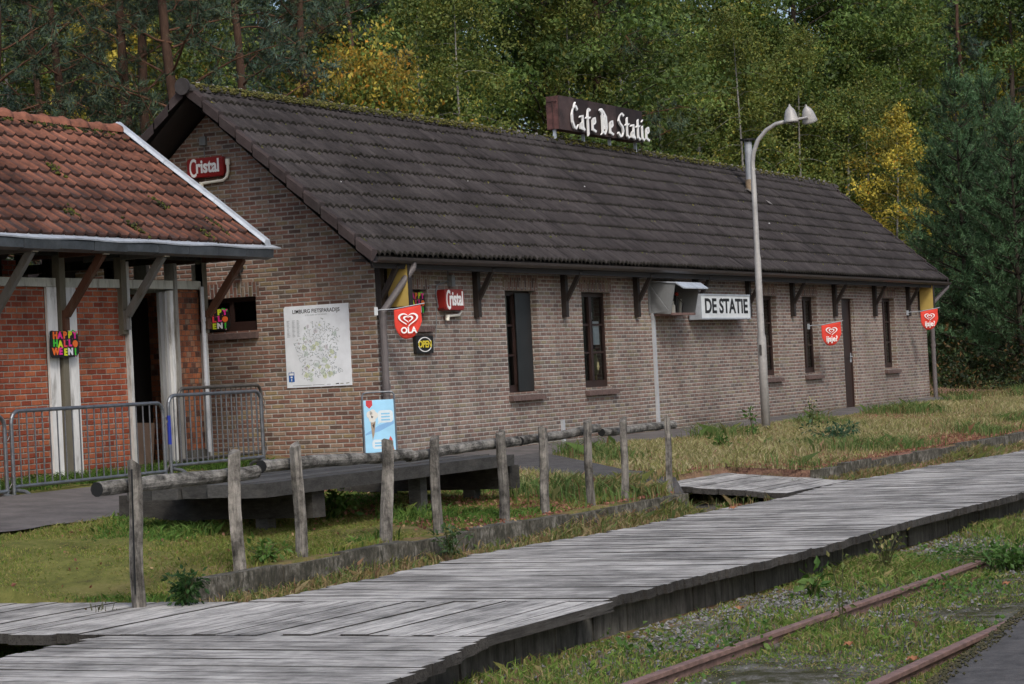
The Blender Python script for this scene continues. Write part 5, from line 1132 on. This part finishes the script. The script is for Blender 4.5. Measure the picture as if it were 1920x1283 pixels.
def young_pine(name, h, rw, seed, per=36, cols=((.055, .115, .052), (.075, .15, .068), (.11, .185, .095), (.045, .085, .036)), wts=(4, 4, 2, 3), ln=.15, wide=.021, base=.02):
    """dense bluish pine: whorls of upswept shoots, each a bottle brush of needles with a candle at its tip"""
    rr = random.Random(seed); rg = np.random.default_rng(seed); root = thing(name, None, 'tree'); mb = MB(); mb.cc = (.055, .045, .035)
    mb.tube([(0, 0, -.2), (0, 0, h * .5), (.03, .02, h)], [.09, .05, .012], 7)
    S0 = []; S1 = []
    ST = []
    def shoot(a, b, tn=1.0): S0.append(a); S1.append(b); ST.append(tn * rr.uniform(.75, 1.3)); mb.tube([a, b], [.010, .005], 3, cap=False)
    z = h * base + .2
    while z < h - .35:
        f = 1 - z / h; R_ = rw * 1.12 * (f ** .92) * rr.uniform(.85, 1.12) + .10
        for k in range(9 if f > .25 else 6):
            th = 2 * PI * k / (9 if f > .25 else 6) + rr.uniform(-.4, .4) + z * 1.7; L_ = R_ * rr.uniform(.65, 1.12); d = np.array((math.cos(th), math.sin(th), .28 + .5 * (1 - f)))
            p = np.array((0, 0, z)); q = p + d * L_; mid = p + d * L_ * .55 - np.array((0, 0, .05)); mb.tube([p, mid, q], [.022, .014, .007], 4, cap=False)
            nsub = max(4, int(L_ * 8)); bt = rr.uniform(.55, 1.45)
            for s in range(nsub):
                t_ = .42 + .58 * (s + rr.random()) / nsub; o = p + (q - p) * t_; sd = np.array((rr.gauss(0, .55), rr.gauss(0, .55), rr.uniform(.25, 1.0))) + d * .4; sd /= np.linalg.norm(sd); l_ = rr.uniform(.22, .46); shoot(o, o + sd * l_, bt)
            shoot(q, q + np.array((d[0] * .2, d[1] * .2, .34)))
        z += rr.uniform(.36, .50)
    for k in range(6): th = k * 1.05; a = np.array((0, 0, h - .6)); shoot(a, a + np.array((math.cos(th) * .22, math.sin(th) * .22, .62 + .1 * (k % 3))), 1.3)
    shoot(np.array((.02, .01, h - .6)), np.array((.03, .02, h + .55)), 1.4); shoot(np.array((.02, .01, h - .1)), np.array((.03, .02, h + .75)), 1.4)
    mb.build('trunk', M['bark_pine'], root, colored=True, local=True)
    S0 = np.array(S0); S1 = np.array(S1); n = len(S0) * per; ci = np.repeat(np.arange(len(S0)), per); u_ = rg.uniform(.05, 1.05, n)[:, None]; ax = (S1 - S0); ax /= np.linalg.norm(ax, axis=1, keepdims=True)
    b = S0[ci] + (S1 - S0)[ci] * u_; d = ax[ci] * .85 + rg.normal(0, .6, (n, 3)); d /= np.linalg.norm(d, axis=1, keepdims=True)
    cl = palette(rg, n, cols, wts, .2) * np.array(ST)[:, None][ci]
    blade_mesh('crown', b, b + d * (ln * rg.uniform(.7, 1.15, n))[:, None], np.full(n, wide), cl, M['needle'], root, seed)
    return root
used = set()
def plant(proto, px, d, sc=1.0, rz=None, label=None, group=None, cat='tree', z=None, dx=0.0):
    o = proto if proto.name not in used else copy_tree(proto)
    used.add(proto.name); x, y, _ = at(px, d); o.location = (x, y, float(ground_z(x, y)) if z is None else z); o.rotation_euler = (0, 0, rz if rz is not None else (px * .37 + d) % 6.28); o.scale = (sc, sc, sc)
    tag(o, label, cat, group)
    if not group and 'group' in o: del o['group']
    return o
G1, G2, G3, Y1, Y2, OR, OL = (.06, .105, .03), (.105, .16, .04), (.165, .21, .058), (.52, .42, .075), (.34, .30, .06), (.38, .19, .028), (.15, .155, .032)
T = {}
T['birch_green'] = broadleaf('birch_tree', 11.5, 3.0, .10, 30000, .115, (G1, G2, G3, OL, Y2), (3, 6, 4, .9, .25), 11, clumps=150, spread=.62)
T['birch_olive'] = broadleaf('birch_tree', 11.0, 2.6, .08, 27000, .11, (G2, OL, G3, Y2, G1), (6, 1.7, 4, .8, 2), 12, clumps=140, spread=.55, hang=.12)
T['birch_yellow'] = broadleaf('birch_tree', 8.2, 1.45, .04, 15000, .10, (Y1, Y2, OR, OL, Y1), (5, 4, .6, 3.5, 2), 13, trunk_r=.07, clumps=130, spread=.34, narrow=1.0, hang=.13)
T['birch_light'] = broadleaf('birch_tree', 11.5, 1.9, .06, 17000, .10, (G3, OL, (.17, .20, .05), Y2, G2), (4, 2.2, 4, 1.1, 4), 17, trunk_r=.08, clumps=120, spread=.46, hang=.16)
T['oak_dark'] = broadleaf('broadleaf_tree', 12.5, 3.6, .10, 30000, .14, (G1, (.045, .075, .02), G2, OL), (4, 4, 3, 1), 14, trunk_r=.2, bark='bark_pine', bcol=(.07, .055, .045), clumps=170, spread=.72)
T['autumn_bush'] = broadleaf('autumn_tree', 7.0, 2.0, .03, 19000, .095, (OR, Y1, Y2, OL, G2), (.9, 1, 2.5, 4, 6), 15, trunk_r=.07, bark='bark_pine', bcol=(.08, .06, .05), clumps=110, spread=.55, droop=1.2)
T['pine'] = scots_pine('pine_tree', 14.0, 21, base=.24, ntuft=2400, rw=2.8)
T['pine2'] = scots_pine('pine_tree', 13.0, 22, base=.26, rw=3.1, ntuft=2600, dead=16)
T['pine_thick'] = scots_pine('pine_tree', 12.0, 23, base=.04, rw=3.2, ntuft=2300, per=13, cols=((.045, .08, .058), (.06, .10, .075), (.085, .13, .10), (.09, .10, .045)), dead=4)
T['blue_pine'] = young_pine('young_pine', 8.7, 2.2, 31)
T['blue_pine2'] = young_pine('young_pine', 7.4, 2.3, 32)
# pines behind the shed and the near gable
GP = 'tall pines behind the near end of the building'
plant(T['pine'], 255, 47, .95, label='slim pine trunk rising just left of the near roof peak', z=.1)
plant(T['pine2'], 345, 46, 1.0, label='thick orange barked pine trunk directly behind the near roof peak', z=.1)
plant(T['pine'], 300, 52, 1.05, 2.0, label='leaning pine behind the near roof peak, between two straighter trunks', z=.1)
plant(T['pine2'], 12, 46, 1.0, 1.2, label='dark pine trunk at the left edge above the clay roof', z=.1)
plant(T['pine'], 130, 50, .92, 4.0, label='pine with bare lower branches above the clay tile roof', z=.1)
plant(T['pine2'], 600, 54, 1.0, 5.2, label='reddish pine trunk above the roof left of the orange bush', z=.1)
plant(T['pine_thick'], 470, 50, 1.0, .4, label='bluish drooping pine above the near half of the roof ridge', z=.1)
plant(T['pine_thick'], 90, 56, .95, 2.4, label='low dark pine crown behind the clay roof ridge', z=.1)
plant(T['pine_thick'], 690, 63, 1.05, 1.0, label='bluish pine branches above the orange autumn foliage', z=.1)
plant(T['pine_thick'], 1290, 84, 1.12, 3.0, label='dark pine among birches above the far half of the roof', z=.1)
plant(T['autumn_bush'], 715, 53, 1.16, .5, label='orange yellow autumn tree just above the roof ridge', z=.1)
plant(T['autumn_bush'], 650, 56, 1.22, 2.5, label='orange autumn tree partly hidden behind another above the ridge', z=.1)
plant(T['birch_olive'], 815, 60, .95, .3, label='olive birch with pale sky gaps left of the roof sign', z=.1)
plant(T['birch_green'], 1060, 63, 1.0, 1.4, label='green birch directly behind the left end of the roof sign', z=.1)
plant(T['birch_green'], 1190, 67, 1.05, 3.3, label='dense green birch behind the right end of the roof sign', z=.1)
plant(T['birch_olive'], 1330, 73, 1.0, 2.0, label='thin stemmed birch just left of the lamp post', z=.1)
plant(T['birch_olive'], 1470, 76, 1.08, 4.1, label='yellowish birch behind the lamp heads', z=.1)
plant(T['birch_green'], 1570, 80, 1.1, 5.0, label='green birch right of the lamp heads above the roof end', z=.1)
plant(T['birch_olive'], 1610, 74, .82, 1.1, label='olive yellow birch by the far end of the roof', z=.1)
plant(T['birch_yellow'], 1692, 71, 1.0, .8, label='bright yellow birch between the roof end and the blue pines', z=.1)
plant(T['blue_pine'], 1815, 66, 1.0, .3, label='tall blue green young pine, front one at the right edge', z=.1)
plant(T['blue_pine2'], 1915, 64, 1.0, 1.2, label='blue green young pine cut by the right edge', z=.1)
plant(T['blue_pine'], 1868, 72, 1.08, 2.2, label='blue green young pine between and behind two others', z=.1)
plant(T['blue_pine2'], 1775, 70, .62, 4.2, label='small young pine beside the far corner of the building', z=.1)
for px, d, s_, kd, lb in ((40, 60, 1.05, 'birch_olive', 'olive birch standing in for sunlit leaves between the pines at the left edge'), (215, 60, 1.35, 'birch_yellow', 'yellow birch, its colour put in for sunlight, glimpsed between pine trunks left of the near roof peak'), (395, 60, 1.0, 'birch_olive', 'olive birch toned as sunlit, glimpsed between the pine trunks at the near roof peak'), (290, 60, 1.3, 'birch_yellow', 'birch in painted sunlit yellow low behind the near roof peak')): plant(T[kd], px, d, s_, label=lb, z=.1)  # yellow and olive leaf colours paint in sunlit patches between the pines
for px, d, s_, kd, lb in ((1745, 86, 1.25, 'birch_olive', 'tall yellow green birch standing behind the tip of the front blue pine'), (1880, 84, 1.55, 'birch_yellow', 'tall yellow birch above the blue pines in the upper right corner')): plant(T[kd], px, d, s_, label=lb, z=.1)
for px, d, s_, kd, lb in ((885, 57, .92, 'birch_light', 'airy pale green birch beside the pale sky gaps left of the roof sign'), (1095, 61, .95, 'birch_light', 'airy pale green birch just above the roof sign'), (1405, 71, 1.0, 'birch_light', 'slender yellowish birch rising left of the lamp arm'), (1525, 73, .95, 'birch_light', 'slender yellow green birch just right of the two lamp heads'), (1640, 76, .85, 'birch_light', 'pale yellow green birch left of the bright yellow one'), (1250, 70, 1.0, 'birch_light', 'pale green birch in the middle between roof sign and lamp')): plant(T[kd], px, d, s_, label=lb, z=.1)
# the wood behind: trees that only show through the gaps
GB = 'trees of the wood behind'
k = 0
for d, step, off in ((66, 105, 0), (82, 95, 50), (100, 90, 20)):
    px = -60 + off
    while px < 2000:
        if any(abs(px - g_) < w_ for g_, w_ in ((935, 120), (1330, 60))): px += 25; continue
        dd = d + (12 if px > 1250 else 0) + (k * 37 % 9) - 4; kinds = ['oak_dark', 'pine_thick', 'birch_green', 'oak_dark', 'birch_olive', 'pine2'] if px > 700 else ['pine2', 'oak_dark', 'pine', 'pine_thick', 'oak_dark', 'birch_olive']
        kd = kinds[(k * 5 + k // 3) % 6]; lab = {'oak_dark': 'dark green broadleaf tree deep in the wood behind', 'pine_thick': 'dark low branched pine deep in the wood behind', 'birch_green': 'green birch deep in the wood behind', 'birch_olive': 'olive yellow birch deep in the wood behind', 'pine2': 'tall bare stemmed pine deep in the wood behind', 'pine': 'slender tall pine deep in the wood behind'}[kd]
        plant(T[kd], px, dd, 1.0 + (k * 29 % 7) * .05 + (d - 66) * .008, k * 1.3, lab, GB, z=.0); k += 1; px += step * (.8 + (k * 13 % 5) * .1)
# unseen trees across the tracks, added to darken window reflections and horizon light
for i_, (x_, y_) in enumerate(((-6, -34), (4, -38), (13, -33), (22, -37), (31, -34), (41, -38), (52, -34), (64, -38), (76, -34))):
    o = copy_tree(T[('oak_dark', 'birch_green', 'pine_thick')[i_ % 3]]); o.location = (x_, y_, -.7); o.rotation_euler = (0, 0, i_ * 1.7); o.scale = (1.1, 1.1, 1.1); tag(o, 'unseen tree across the tracks, added to darken the window reflections', 'tree', 'unseen trees across the tracks')
# understorey: one mass of leaves and twigs along the forest edge
n = 90000; rg = np.random.default_rng(5); px = rg.uniform(-150, 2100, n); dd = rg.uniform(60, 112, n) + np.where(px > 1250, 22, 0)
A = np.array([at(a, b) for a, b in zip(px, dd)]); hh = (3.4 + 1.5 * np.sin(px * .013) + 1.1 * np.sin(px * .041 + dd)) * rg.uniform(0, 1, n) ** 1.15
A[:, 2] = np.maximum(hh, .02)
cl = palette(rg, n, (G1, (.03, .05, .018), G2, OL, (.09, .07, .03)), (4, 4, 3, 2, 1.2), .3)
o = leaf_mesh('undergrowth', A, .30, cl, M['leaf'], None, 6); tag(o, 'shadowy undergrowth of the wood behind the building', 'undergrowth', kind='stuff')

n = 26000; rg = np.random.default_rng(15); px = rg.uniform(1745, 1990, n); dd = rg.uniform(61, 78, n); A = np.array([at(a, b) for a, b in zip(px, dd)]); A[:, 2] = ground_z(A[:, 0], A[:, 1]) + (1.2 + .6 * np.sin(px * .05) + .5 * np.sin(dd * 1.3)) * rg.uniform(0, 1, n) ** 1.4 * np.clip((dd - 59) / 6, .3, 1.5)  # leaf colours kept dark to paint the shadow under the pines
o = leaf_mesh('undergrowth', A, .13, palette(rg, n, ((.03, .05, .02), (.05, .075, .025), (.10, .07, .035), (.15, .09, .035), (.02, .03, .015)), (4, 3, 2, 1, 4), .3), M['leaf'], None, 16); tag(o, 'undergrowth coloured dark as the shade below the blue green pines at the right edge', 'undergrowth', kind='stuff')
# ---------------------------------------------------------------- grass, weeds, stones (stuff)
def scatter(n, x0, x1, y0, y1, dens, seed):
    rg = np.random.default_rng(seed); x = rg.uniform(x0, x1, n); y = rg.uniform(y0, y1, n); k = rg.uniform(0, 1, n) < dens(x, y); return x[k], y[k], rg
def vnoise(x, y, s, sd=0):
    return .5 + .25 * np.sin(x * s + sd + 1.3 * np.sin(y * s * .7 + sd)) + .25 * np.sin(y * s * 1.3 + 2 * sd + 1.1 * np.sin(x * s * .6))
def grass(name, x, y, rg, h, wd, cols, wts, label, zoff=0.0, lean=.45, seed=0, tuft=1):
    if tuft > 1: x = np.repeat(x, tuft) + rg.normal(0, .035, len(x) * tuft); y = np.repeat(y, tuft) + rg.normal(0, .035, len(y) * tuft); h = np.repeat(h, tuft)
    n = len(x); z = ground_z(x, y) + zoff; hh = h * rg.uniform(.5, 1.2, n); b = np.stack([x, y, z - .01], -1)
    off = rg.normal(0, lean, (n, 2)) * hh[:, None] * .6; tp = b + np.stack([off[:, 0], off[:, 1], hh], -1); bend = np.stack([off[:, 0] * .7, off[:, 1] * .7, -hh * .12], -1)
    o = blade_mesh(name, b, tp, wd * rg.uniform(.7, 1.3, n), palette(rg, n, cols, wts, .3), M['grass'], None, seed, local=False, bend=bend)
    return tag(o, label, 'grass', kind='stuff')
GR = ((.14, .19, .036), (.17, .21, .048), (.22, .22, .065), (.10, .17, .034), (.27, .22, .10)); DRY = ((.34, .31, .16), (.26, .26, .10), (.42, .38, .23), (.18, .20, .07), (.32, .20, .14))
# short lawn
nin = lambda x, y: ~inpath(x, y)
x, y, rg = scatter(190000, -16.5, 1, -5.15, -1.4, lambda x, y: nin(x, y) * (.25 + .75 * vnoise(x, y, 1.4, 2)), 41)
h = .03 + .06 * vnoise(x, y, 1.1, 5) ** 2; grass('lawn_grass', x, y, rg, h, .009, GR, (3, 4, 5, 1, 3), 'short mossy olive lawn between the path and the kerb', seed=1, zoff=.0)
x, y, rg = scatter(20000, -17, .5, -5.1, .1, lambda x, y: nin(x, y) * np.clip((vnoise(x, y, 1.9, 7) - .60) * 4, 0, 1), 42)
h = .04 + .12 * vnoise(x, y, 2.7, 1); grass('weed_grass', x, y, rg, h, .014, ((.08, .16, .03), (.11, .19, .04), (.065, .13, .026), (.16, .19, .05)), (3, 3, 2, 1), 'taller green grass clumps on the lawn', seed=2, tuft=5)
# foot of the shed wall
x, y, rg = scatter(5000, -12, -1.2, .95, 1.62, lambda x, y: .3 + .7 * vnoise(x, y, 3, 3), 43)
grass('weed_grass', x, y, rg, np.full(len(x), .14), .014, ((.07, .14, .026), (.10, .17, .032), (.05, .10, .022)), (3, 2, 2), 'green weeds at the foot of the shed wall', seed=3, tuft=3, zoff=-.02)
# dry meadow
x, y, rg = scatter(330000, -4.5, 34, -5.15, -.75, lambda x, y: nin(x, y) * np.clip(np.clip((x + 4.6) / 4, 0, 1) * (.15 + .9 * vnoise(x, y, .9, 4)) * np.interp(y, [-5.2, -4.4, -3.2], [.3, .5, 1]), 0, 1) * np.where(x > 14, .7, 1), 44)
h = (.06 + .15 * vnoise(x, y, .8, 9)) * np.where(y < -4.3, .6, 1) * np.clip((x + 6) / 6, .4, 1); grass('dry_meadow', x, y, rg, h, .011, DRY, (4, 4, 3, 3, 1.5), 'tall dry yellow grass in front of the far half of the building', seed=4, lean=.3)
x, y, rg = scatter(24000, -5, 34, -5.25, -.9, lambda x, y: nin(x, y) * np.clip((vnoise(x, y, 1.2, 11) - .55) * 3, 0, 1), 45)
grass('weed_grass', x, y, rg, .12 + .2 * vnoise(x, y, 2, 3), .013, ((.11, .17, .055), (.09, .15, .04), (.17, .18, .07), (.22, .12, .07)), (3, 3, 2, .4), 'green and reddish weeds mixed into the meadow', seed=5, tuft=2)
# far edge of the clearing
x, y, rg = scatter(50000, 26.5, 60, -6, 16, lambda x, y: .35 + .65 * vnoise(x, y, .5, 1), 46)
grass('rough_grass', x, y, rg, .10 + .28 * vnoise(x, y, .7, 2) ** 1.5, .018, ((.16, .15, .06), (.10, .12, .04), (.20, .12, .07), (.06, .08, .03)), (3, 3, 2, 3), 'rough brownish grass before the blue pines', seed=6)
# strip between kerb and boardwalk
x, y, rg = scatter(30000, -13, 40, -5.9, -5.36, lambda x, y: (.25 + .75 * vnoise(x, y, 1.6, 6)) * ~((x > -.4) & (x < 2.2)), 47)
grass('kerb_weeds', x, y, rg, .05 + .16 * vnoise(x, y, 1.3, 8) ** 1.5, .011, ((.15, .17, .05), (.26, .20, .10), (.11, .16, .055), (.22, .14, .09), (.34, .28, .16)), (3, 3, 3, 2, 1.5), 'dry and green weeds between the kerb and the boardwalk', seed=7, tuft=2)
x, y, rg = scatter(2600, -3.4, -.3, -5.9, -4.2, lambda x, y: np.where(x < -1.6, .9, .35), 52)
grass('kerb_weeds', x, y, rg, np.full(len(x), .20), .012, ((.15, .17, .05), (.26, .20, .10), (.11, .16, .055)), (2, 3, 2), 'brown and green weeds in the gap beside the little side deck', seed=17, tuft=3)
# track bed
x, y, rg = scatter(380000, -21, 26, -12.3, -8.8, lambda x, y: np.clip((vnoise(x, y, 1.1, 3) * .7 + vnoise(x, y, 3.1, 5) * .5 - .38) * 2.2 * np.where(x > -8, 1.5, 1.1), 0.26, 1) * (~((y > -12.4) & (y < -11.75) & (x < -8))), 48)
grass('track_grass', x, y, rg, (.035 + .10 * vnoise(x, y, 1.7, 2) ** 2) * np.clip(1 + (x + 8) * .05, .8, 2), .009, ((.10, .18, .034), (.14, .215, .045), (.22, .225, .075), (.30, .255, .12), (.16, .10, .065)), (4, 4, 3, 2, .8), 'patchy grass and weeds growing over the old track', seed=8)
x, y, rg = scatter(12000, -19, 26, -12.1, -8.85, lambda x, y: np.clip((vnoise(x, y, 1.9, 13) - .62) * 3.5, 0, 1) * np.clip((x + 20) / 14, .25, 1), 49)
n0 = len(x); C = np.repeat(np.stack([x, y, ground_z(x, y)], -1), 4, 0) + rg.normal(0, .045, (n0 * 4, 3)); C[:, 2] = np.abs(C[:, 2] - np.repeat(ground_z(x, y), 4)) * 1.4 + np.repeat(ground_z(x, y), 4) + .01
o = leaf_mesh('clover', C, .042, palette(rg, len(C), ((.08, .165, .035), (.06, .13, .028), (.12, .19, .05), (.22, .07, .045)), (4, 3, 2, .25), .25), M['leaf'], None, 9, aspect=.8); tag(o, 'low green clover patches on the track bed', 'weeds', kind='stuff')
# ballast stones
x, y, rg = scatter(60000, -20, 20, -12.1, -8.82, lambda x, y: np.clip((.54 - vnoise(x, y, 1.1, 3)) * 2.4, .13, 1) * np.where(y > -9.8, 1, .55) * np.clip(1.2 - (x + 14) / 26, .1, 1), 50)
g = rg.uniform(.07, .25, (len(x), 1)); o = blobs(np.stack([x, y, ground_z(x, y) + .008], -1), rg.uniform(.007, .024, (len(x), 1)) * np.array([[1, 1, .7]]), g * np.array([[1.0, .99, .98]]), 'ballast', M['stone'], None); tag(o, 'grey ballast stones beside the rails', 'gravel', kind='stuff')
# leaf litter
x, y, rg = scatter(110000, -13, 34, -5.3, -1.2, lambda x, y: nin(x, y) * np.clip(np.clip((x + 8) / 8, .02, 1) * (vnoise(x, y, .9, 21) * .6 + .5 * (y < -3.4)) + np.where((y < -4.4) & (x > -8), .3, 0), 0, 1), 51)
o = leaf_mesh('leaf_litter', np.stack([x, y, ground_z(x, y) + .03], -1), .04, palette(rg, len(x), ((.28, .12, .09), (.33, .17, .12), (.20, .085, .065), (.36, .25, .14)), (3, 2, 2, 1), .3), M['leaf'], None, 10, aspect=.7, droop=0); tag(o, 'fallen brown and reddish leaves on the meadow', 'leaf litter', kind='stuff')
x, y, rg = scatter(5000, -3.5, 4.5, -5.25, -3.0, lambda x, y: nin(x, y) * ((y > -4.0) | (x < -2.6) | (x > 2.2)) * .9, 53)
grass('dry_meadow', x, y, rg, np.full(len(x), .075), .010, DRY, (4, 4, 3, 3, 2.5), 'thin dry grass around the little side deck', seed=19, tuft=2)
# single plants
def weed(name, px, pl, h, n, cols, label, spread_=.5, leafsize=.07, stems=6, flower=None, gz_=None, cat='weed', group=None, cscale=1.0):
    p = pl; rr = random.Random(int(px[0])); rg = np.random.default_rng(int(px[0])); x, y = float(p[0]), float(p[1]); z = float(ground_z(x, y)) if gz_ is None else gz_
    t_ = thing(name, label, cat, (x, y, z), group=group); mb = MB(); mb.cc = (.06, .065, .025); tips = []
    for i in range(stems):
        th = rr.uniform(0, 6.28); q = rr.uniform(.05, spread_) * h; P = [(0, 0, -.02), (math.cos(th) * q * .4, math.sin(th) * q * .4, h * .5), (math.cos(th) * q, math.sin(th) * q, h * rr.uniform(.75, 1.0))]
        mb.tube(P, [.007, .005, .002], 5, cap=False); tips.append(P)
    mb.build('stem', M['tint'], t_, colored=True, local=True)
    C = []
    for i in range(n): P = tips[i % stems]; u_ = rr.uniform(.15, 1); a = np.array(P[1]) * (u_ / .5) if u_ < .5 else np.array(P[1]) + (np.array(P[2]) - np.array(P[1])) * (u_ - .5) * 2; C.append(a + rg.normal(0, leafsize * .7 * cscale, 3))
    C = np.array(C); C[:, 2] = np.abs(C[:, 2]); leaf_mesh('foliage', C, leafsize, palette(rg, n, cols, [1] * len(cols), .25), M['leaf'], t_, int(px[0]), aspect=.5)
    if flower: Cf = np.array([np.array(P[2]) + rg.normal(0, .03, 3) * np.array((1, 1, 2.5)) for P in tips for _ in range(7)]); leaf_mesh('blossom', Cf, .035, np.tile(flower, (len(Cf), 1)), M['leaf'], t_, 3)
    return t_
gw_ = ((.055, .125, .025), (.075, .15, .03), (.10, .17, .04))
weed('low_shrub', (345, 1110), F((345, 1112), -5.45), .24, 420, ((.018, .05, .014), (.03, .07, .018)), 'dense dark green little shrub at the kerb beside the first fence post', .7, .055, 14, gz_=-.50, cscale=1.3)
weed('spindly_weed', (190, 1110), Z((185, 1112), -.36), .42, 90, ((.10, .10, .03), (.07, .07, .03), (.13, .09, .05)), 'spindly brown and green weed on the lawn left of the first fence post', .5, .045, 12)
weed('leafy_weed', (500, 1050), F((500, 1062), -5.1), .16, 160, gw_, 'bright green leafy weed at the kerb between the second and third posts', 1.2, .065, 10)
weed('leafy_weed', (630, 980), Z((630, 985), -.3), .26, 200, gw_, 'leafy green weed growing beside the timber table leg', .9, .085, 10)
weed('leafy_weed', (845, 1040), F((845, 1050), -5.55), .26, 200, ((.07, .12, .06), (.05, .09, .03)), 'pale bluish green weed below the fifth fence post', .9, .055, 12, gz_=-.5)
weed('tall_weed', (1520, 790), Z((1522, 795), .0), .62, 70, ((.06, .10, .03), (.09, .11, .04)), 'tall weed with pale yellow blossom before the building wall', .10, .07, 3, flower=(.55, .52, .14))
weed('leafy_weed', (1560, 800), Z((1570, 805), .0), .34, 420, ((.045, .10, .055), (.06, .12, .07)), 'broad bluish green weed patch before the front wall', 1.9, .075, 18)
weed('sapling', (1432, 808), Z((1412, 812), -.03), .55, 60, gw_, 'thin leafy sapling growing against the lamp post', .22, .085, 4)
weed('leafy_weed', (1345, 825), Z((1350, 830), -.05), .24, 160, gw_, 'green weed clump at the edge of the pavement left of the lamp', 1.0, .07, 12)
weed('tall_weed', (1580, 1150), Z((1580, 1190), -.84), .62, 46, ((.09, .12, .03), (.13, .13, .04)), 'tall thin weed between the two rails', .12, .05, 2, gz_=-.84)
weed('leafy_weed', (1525, 1100), Z((1525, 1120), -.8), .22, 50, gw_, 'bright green leafy weed between the boardwalk and the rail', .5, .10, 5, gz_=-.8)
weed('leafy_weed', (1650, 1060), Z((1660, 1075), -.8), .36, 110, ((.17, .19, .07), (.11, .16, .05), (.24, .21, .10)), 'grey green bushy weed by the far part of the rail', .6, .05, 12, gz_=-.8)
weed('low_shrub', (1890, 1050), Z((1900, 1058), -.8), .17, 900, ((.055, .12, .03), (.075, .15, .035)), 'green leafy mound over the track at the right edge', 5.0, .06, 30, gz_=-.82)
# fallen oak leaves
def dead_leaf(px, z, s, label):
    p = Z(px, z); t_ = MB(); P = []; k = 14
    for i in range(k): a = 2 * PI * i / k; r_ = s * (.55 + .45 * (i % 2)) * (1.3 if i in (0, 7) else .8); P.append((p[0] + r_ * math.cos(a), p[1] + r_ * math.sin(a), p[2] + .02 + .015 * math.sin(i * 2.1)))
    t_.prism(P, (0, 0, .003)); tag(t_.build('fallen_leaf', M['dead_leaf']), label, 'leaf', 'fallen brown oak leaves')
M['dead_leaf'] = simple('dead_leaf', (.30, .13, .06), .8, var=.3, sc=25)
for px, z, s, lab in (((1384, 1145), -.80, .085, 'big orange brown oak leaf on the ballast below the boardwalk edge'), ((1592, 1212), -.83, .05, 'small brown leaf between the rails under the tall weed'), ((1712, 1240), -.83, .06, 'brown leaf near the lower right rail'), ((1888, 1098), -.82, .055, 'pale orange leaf near the right edge between the rails'), ((1375, 955), -.49, .07, 'brown leaf lying on the boardwalk')): dead_leaf(px, z, s, lab)

# moss along the edge of the far platform
n = 1500; rg = np.random.default_rng(77); tt = rg.uniform(0, 1, n); ex = np.interp(tt, [0, .3, .6, 1], [-17, -15.88, -12.54, -4]); ey = np.interp(ex, [-17, -15.88, -12.54, -9.5, 0], [-12.25, -12.12, -11.77, -11.62, -11.62])
P = np.stack([ex, ey - np.abs(rg.normal(0, .05, n)) + .01, np.full(n, -.578) + rg.uniform(0, .01, n)], -1)
o = blobs(P, rg.uniform(.006, .016, (n, 1)) * np.array([[1, 1, .7]]), np.array([(.06, .058, .03), (.045, .045, .025), (.08, .07, .04)])[rg.integers(0, 3, n)], 'moss', M['moss'], None); tag(o, 'mossy edge of the coarse asphalt in the lower right corner', 'moss', kind='stuff')
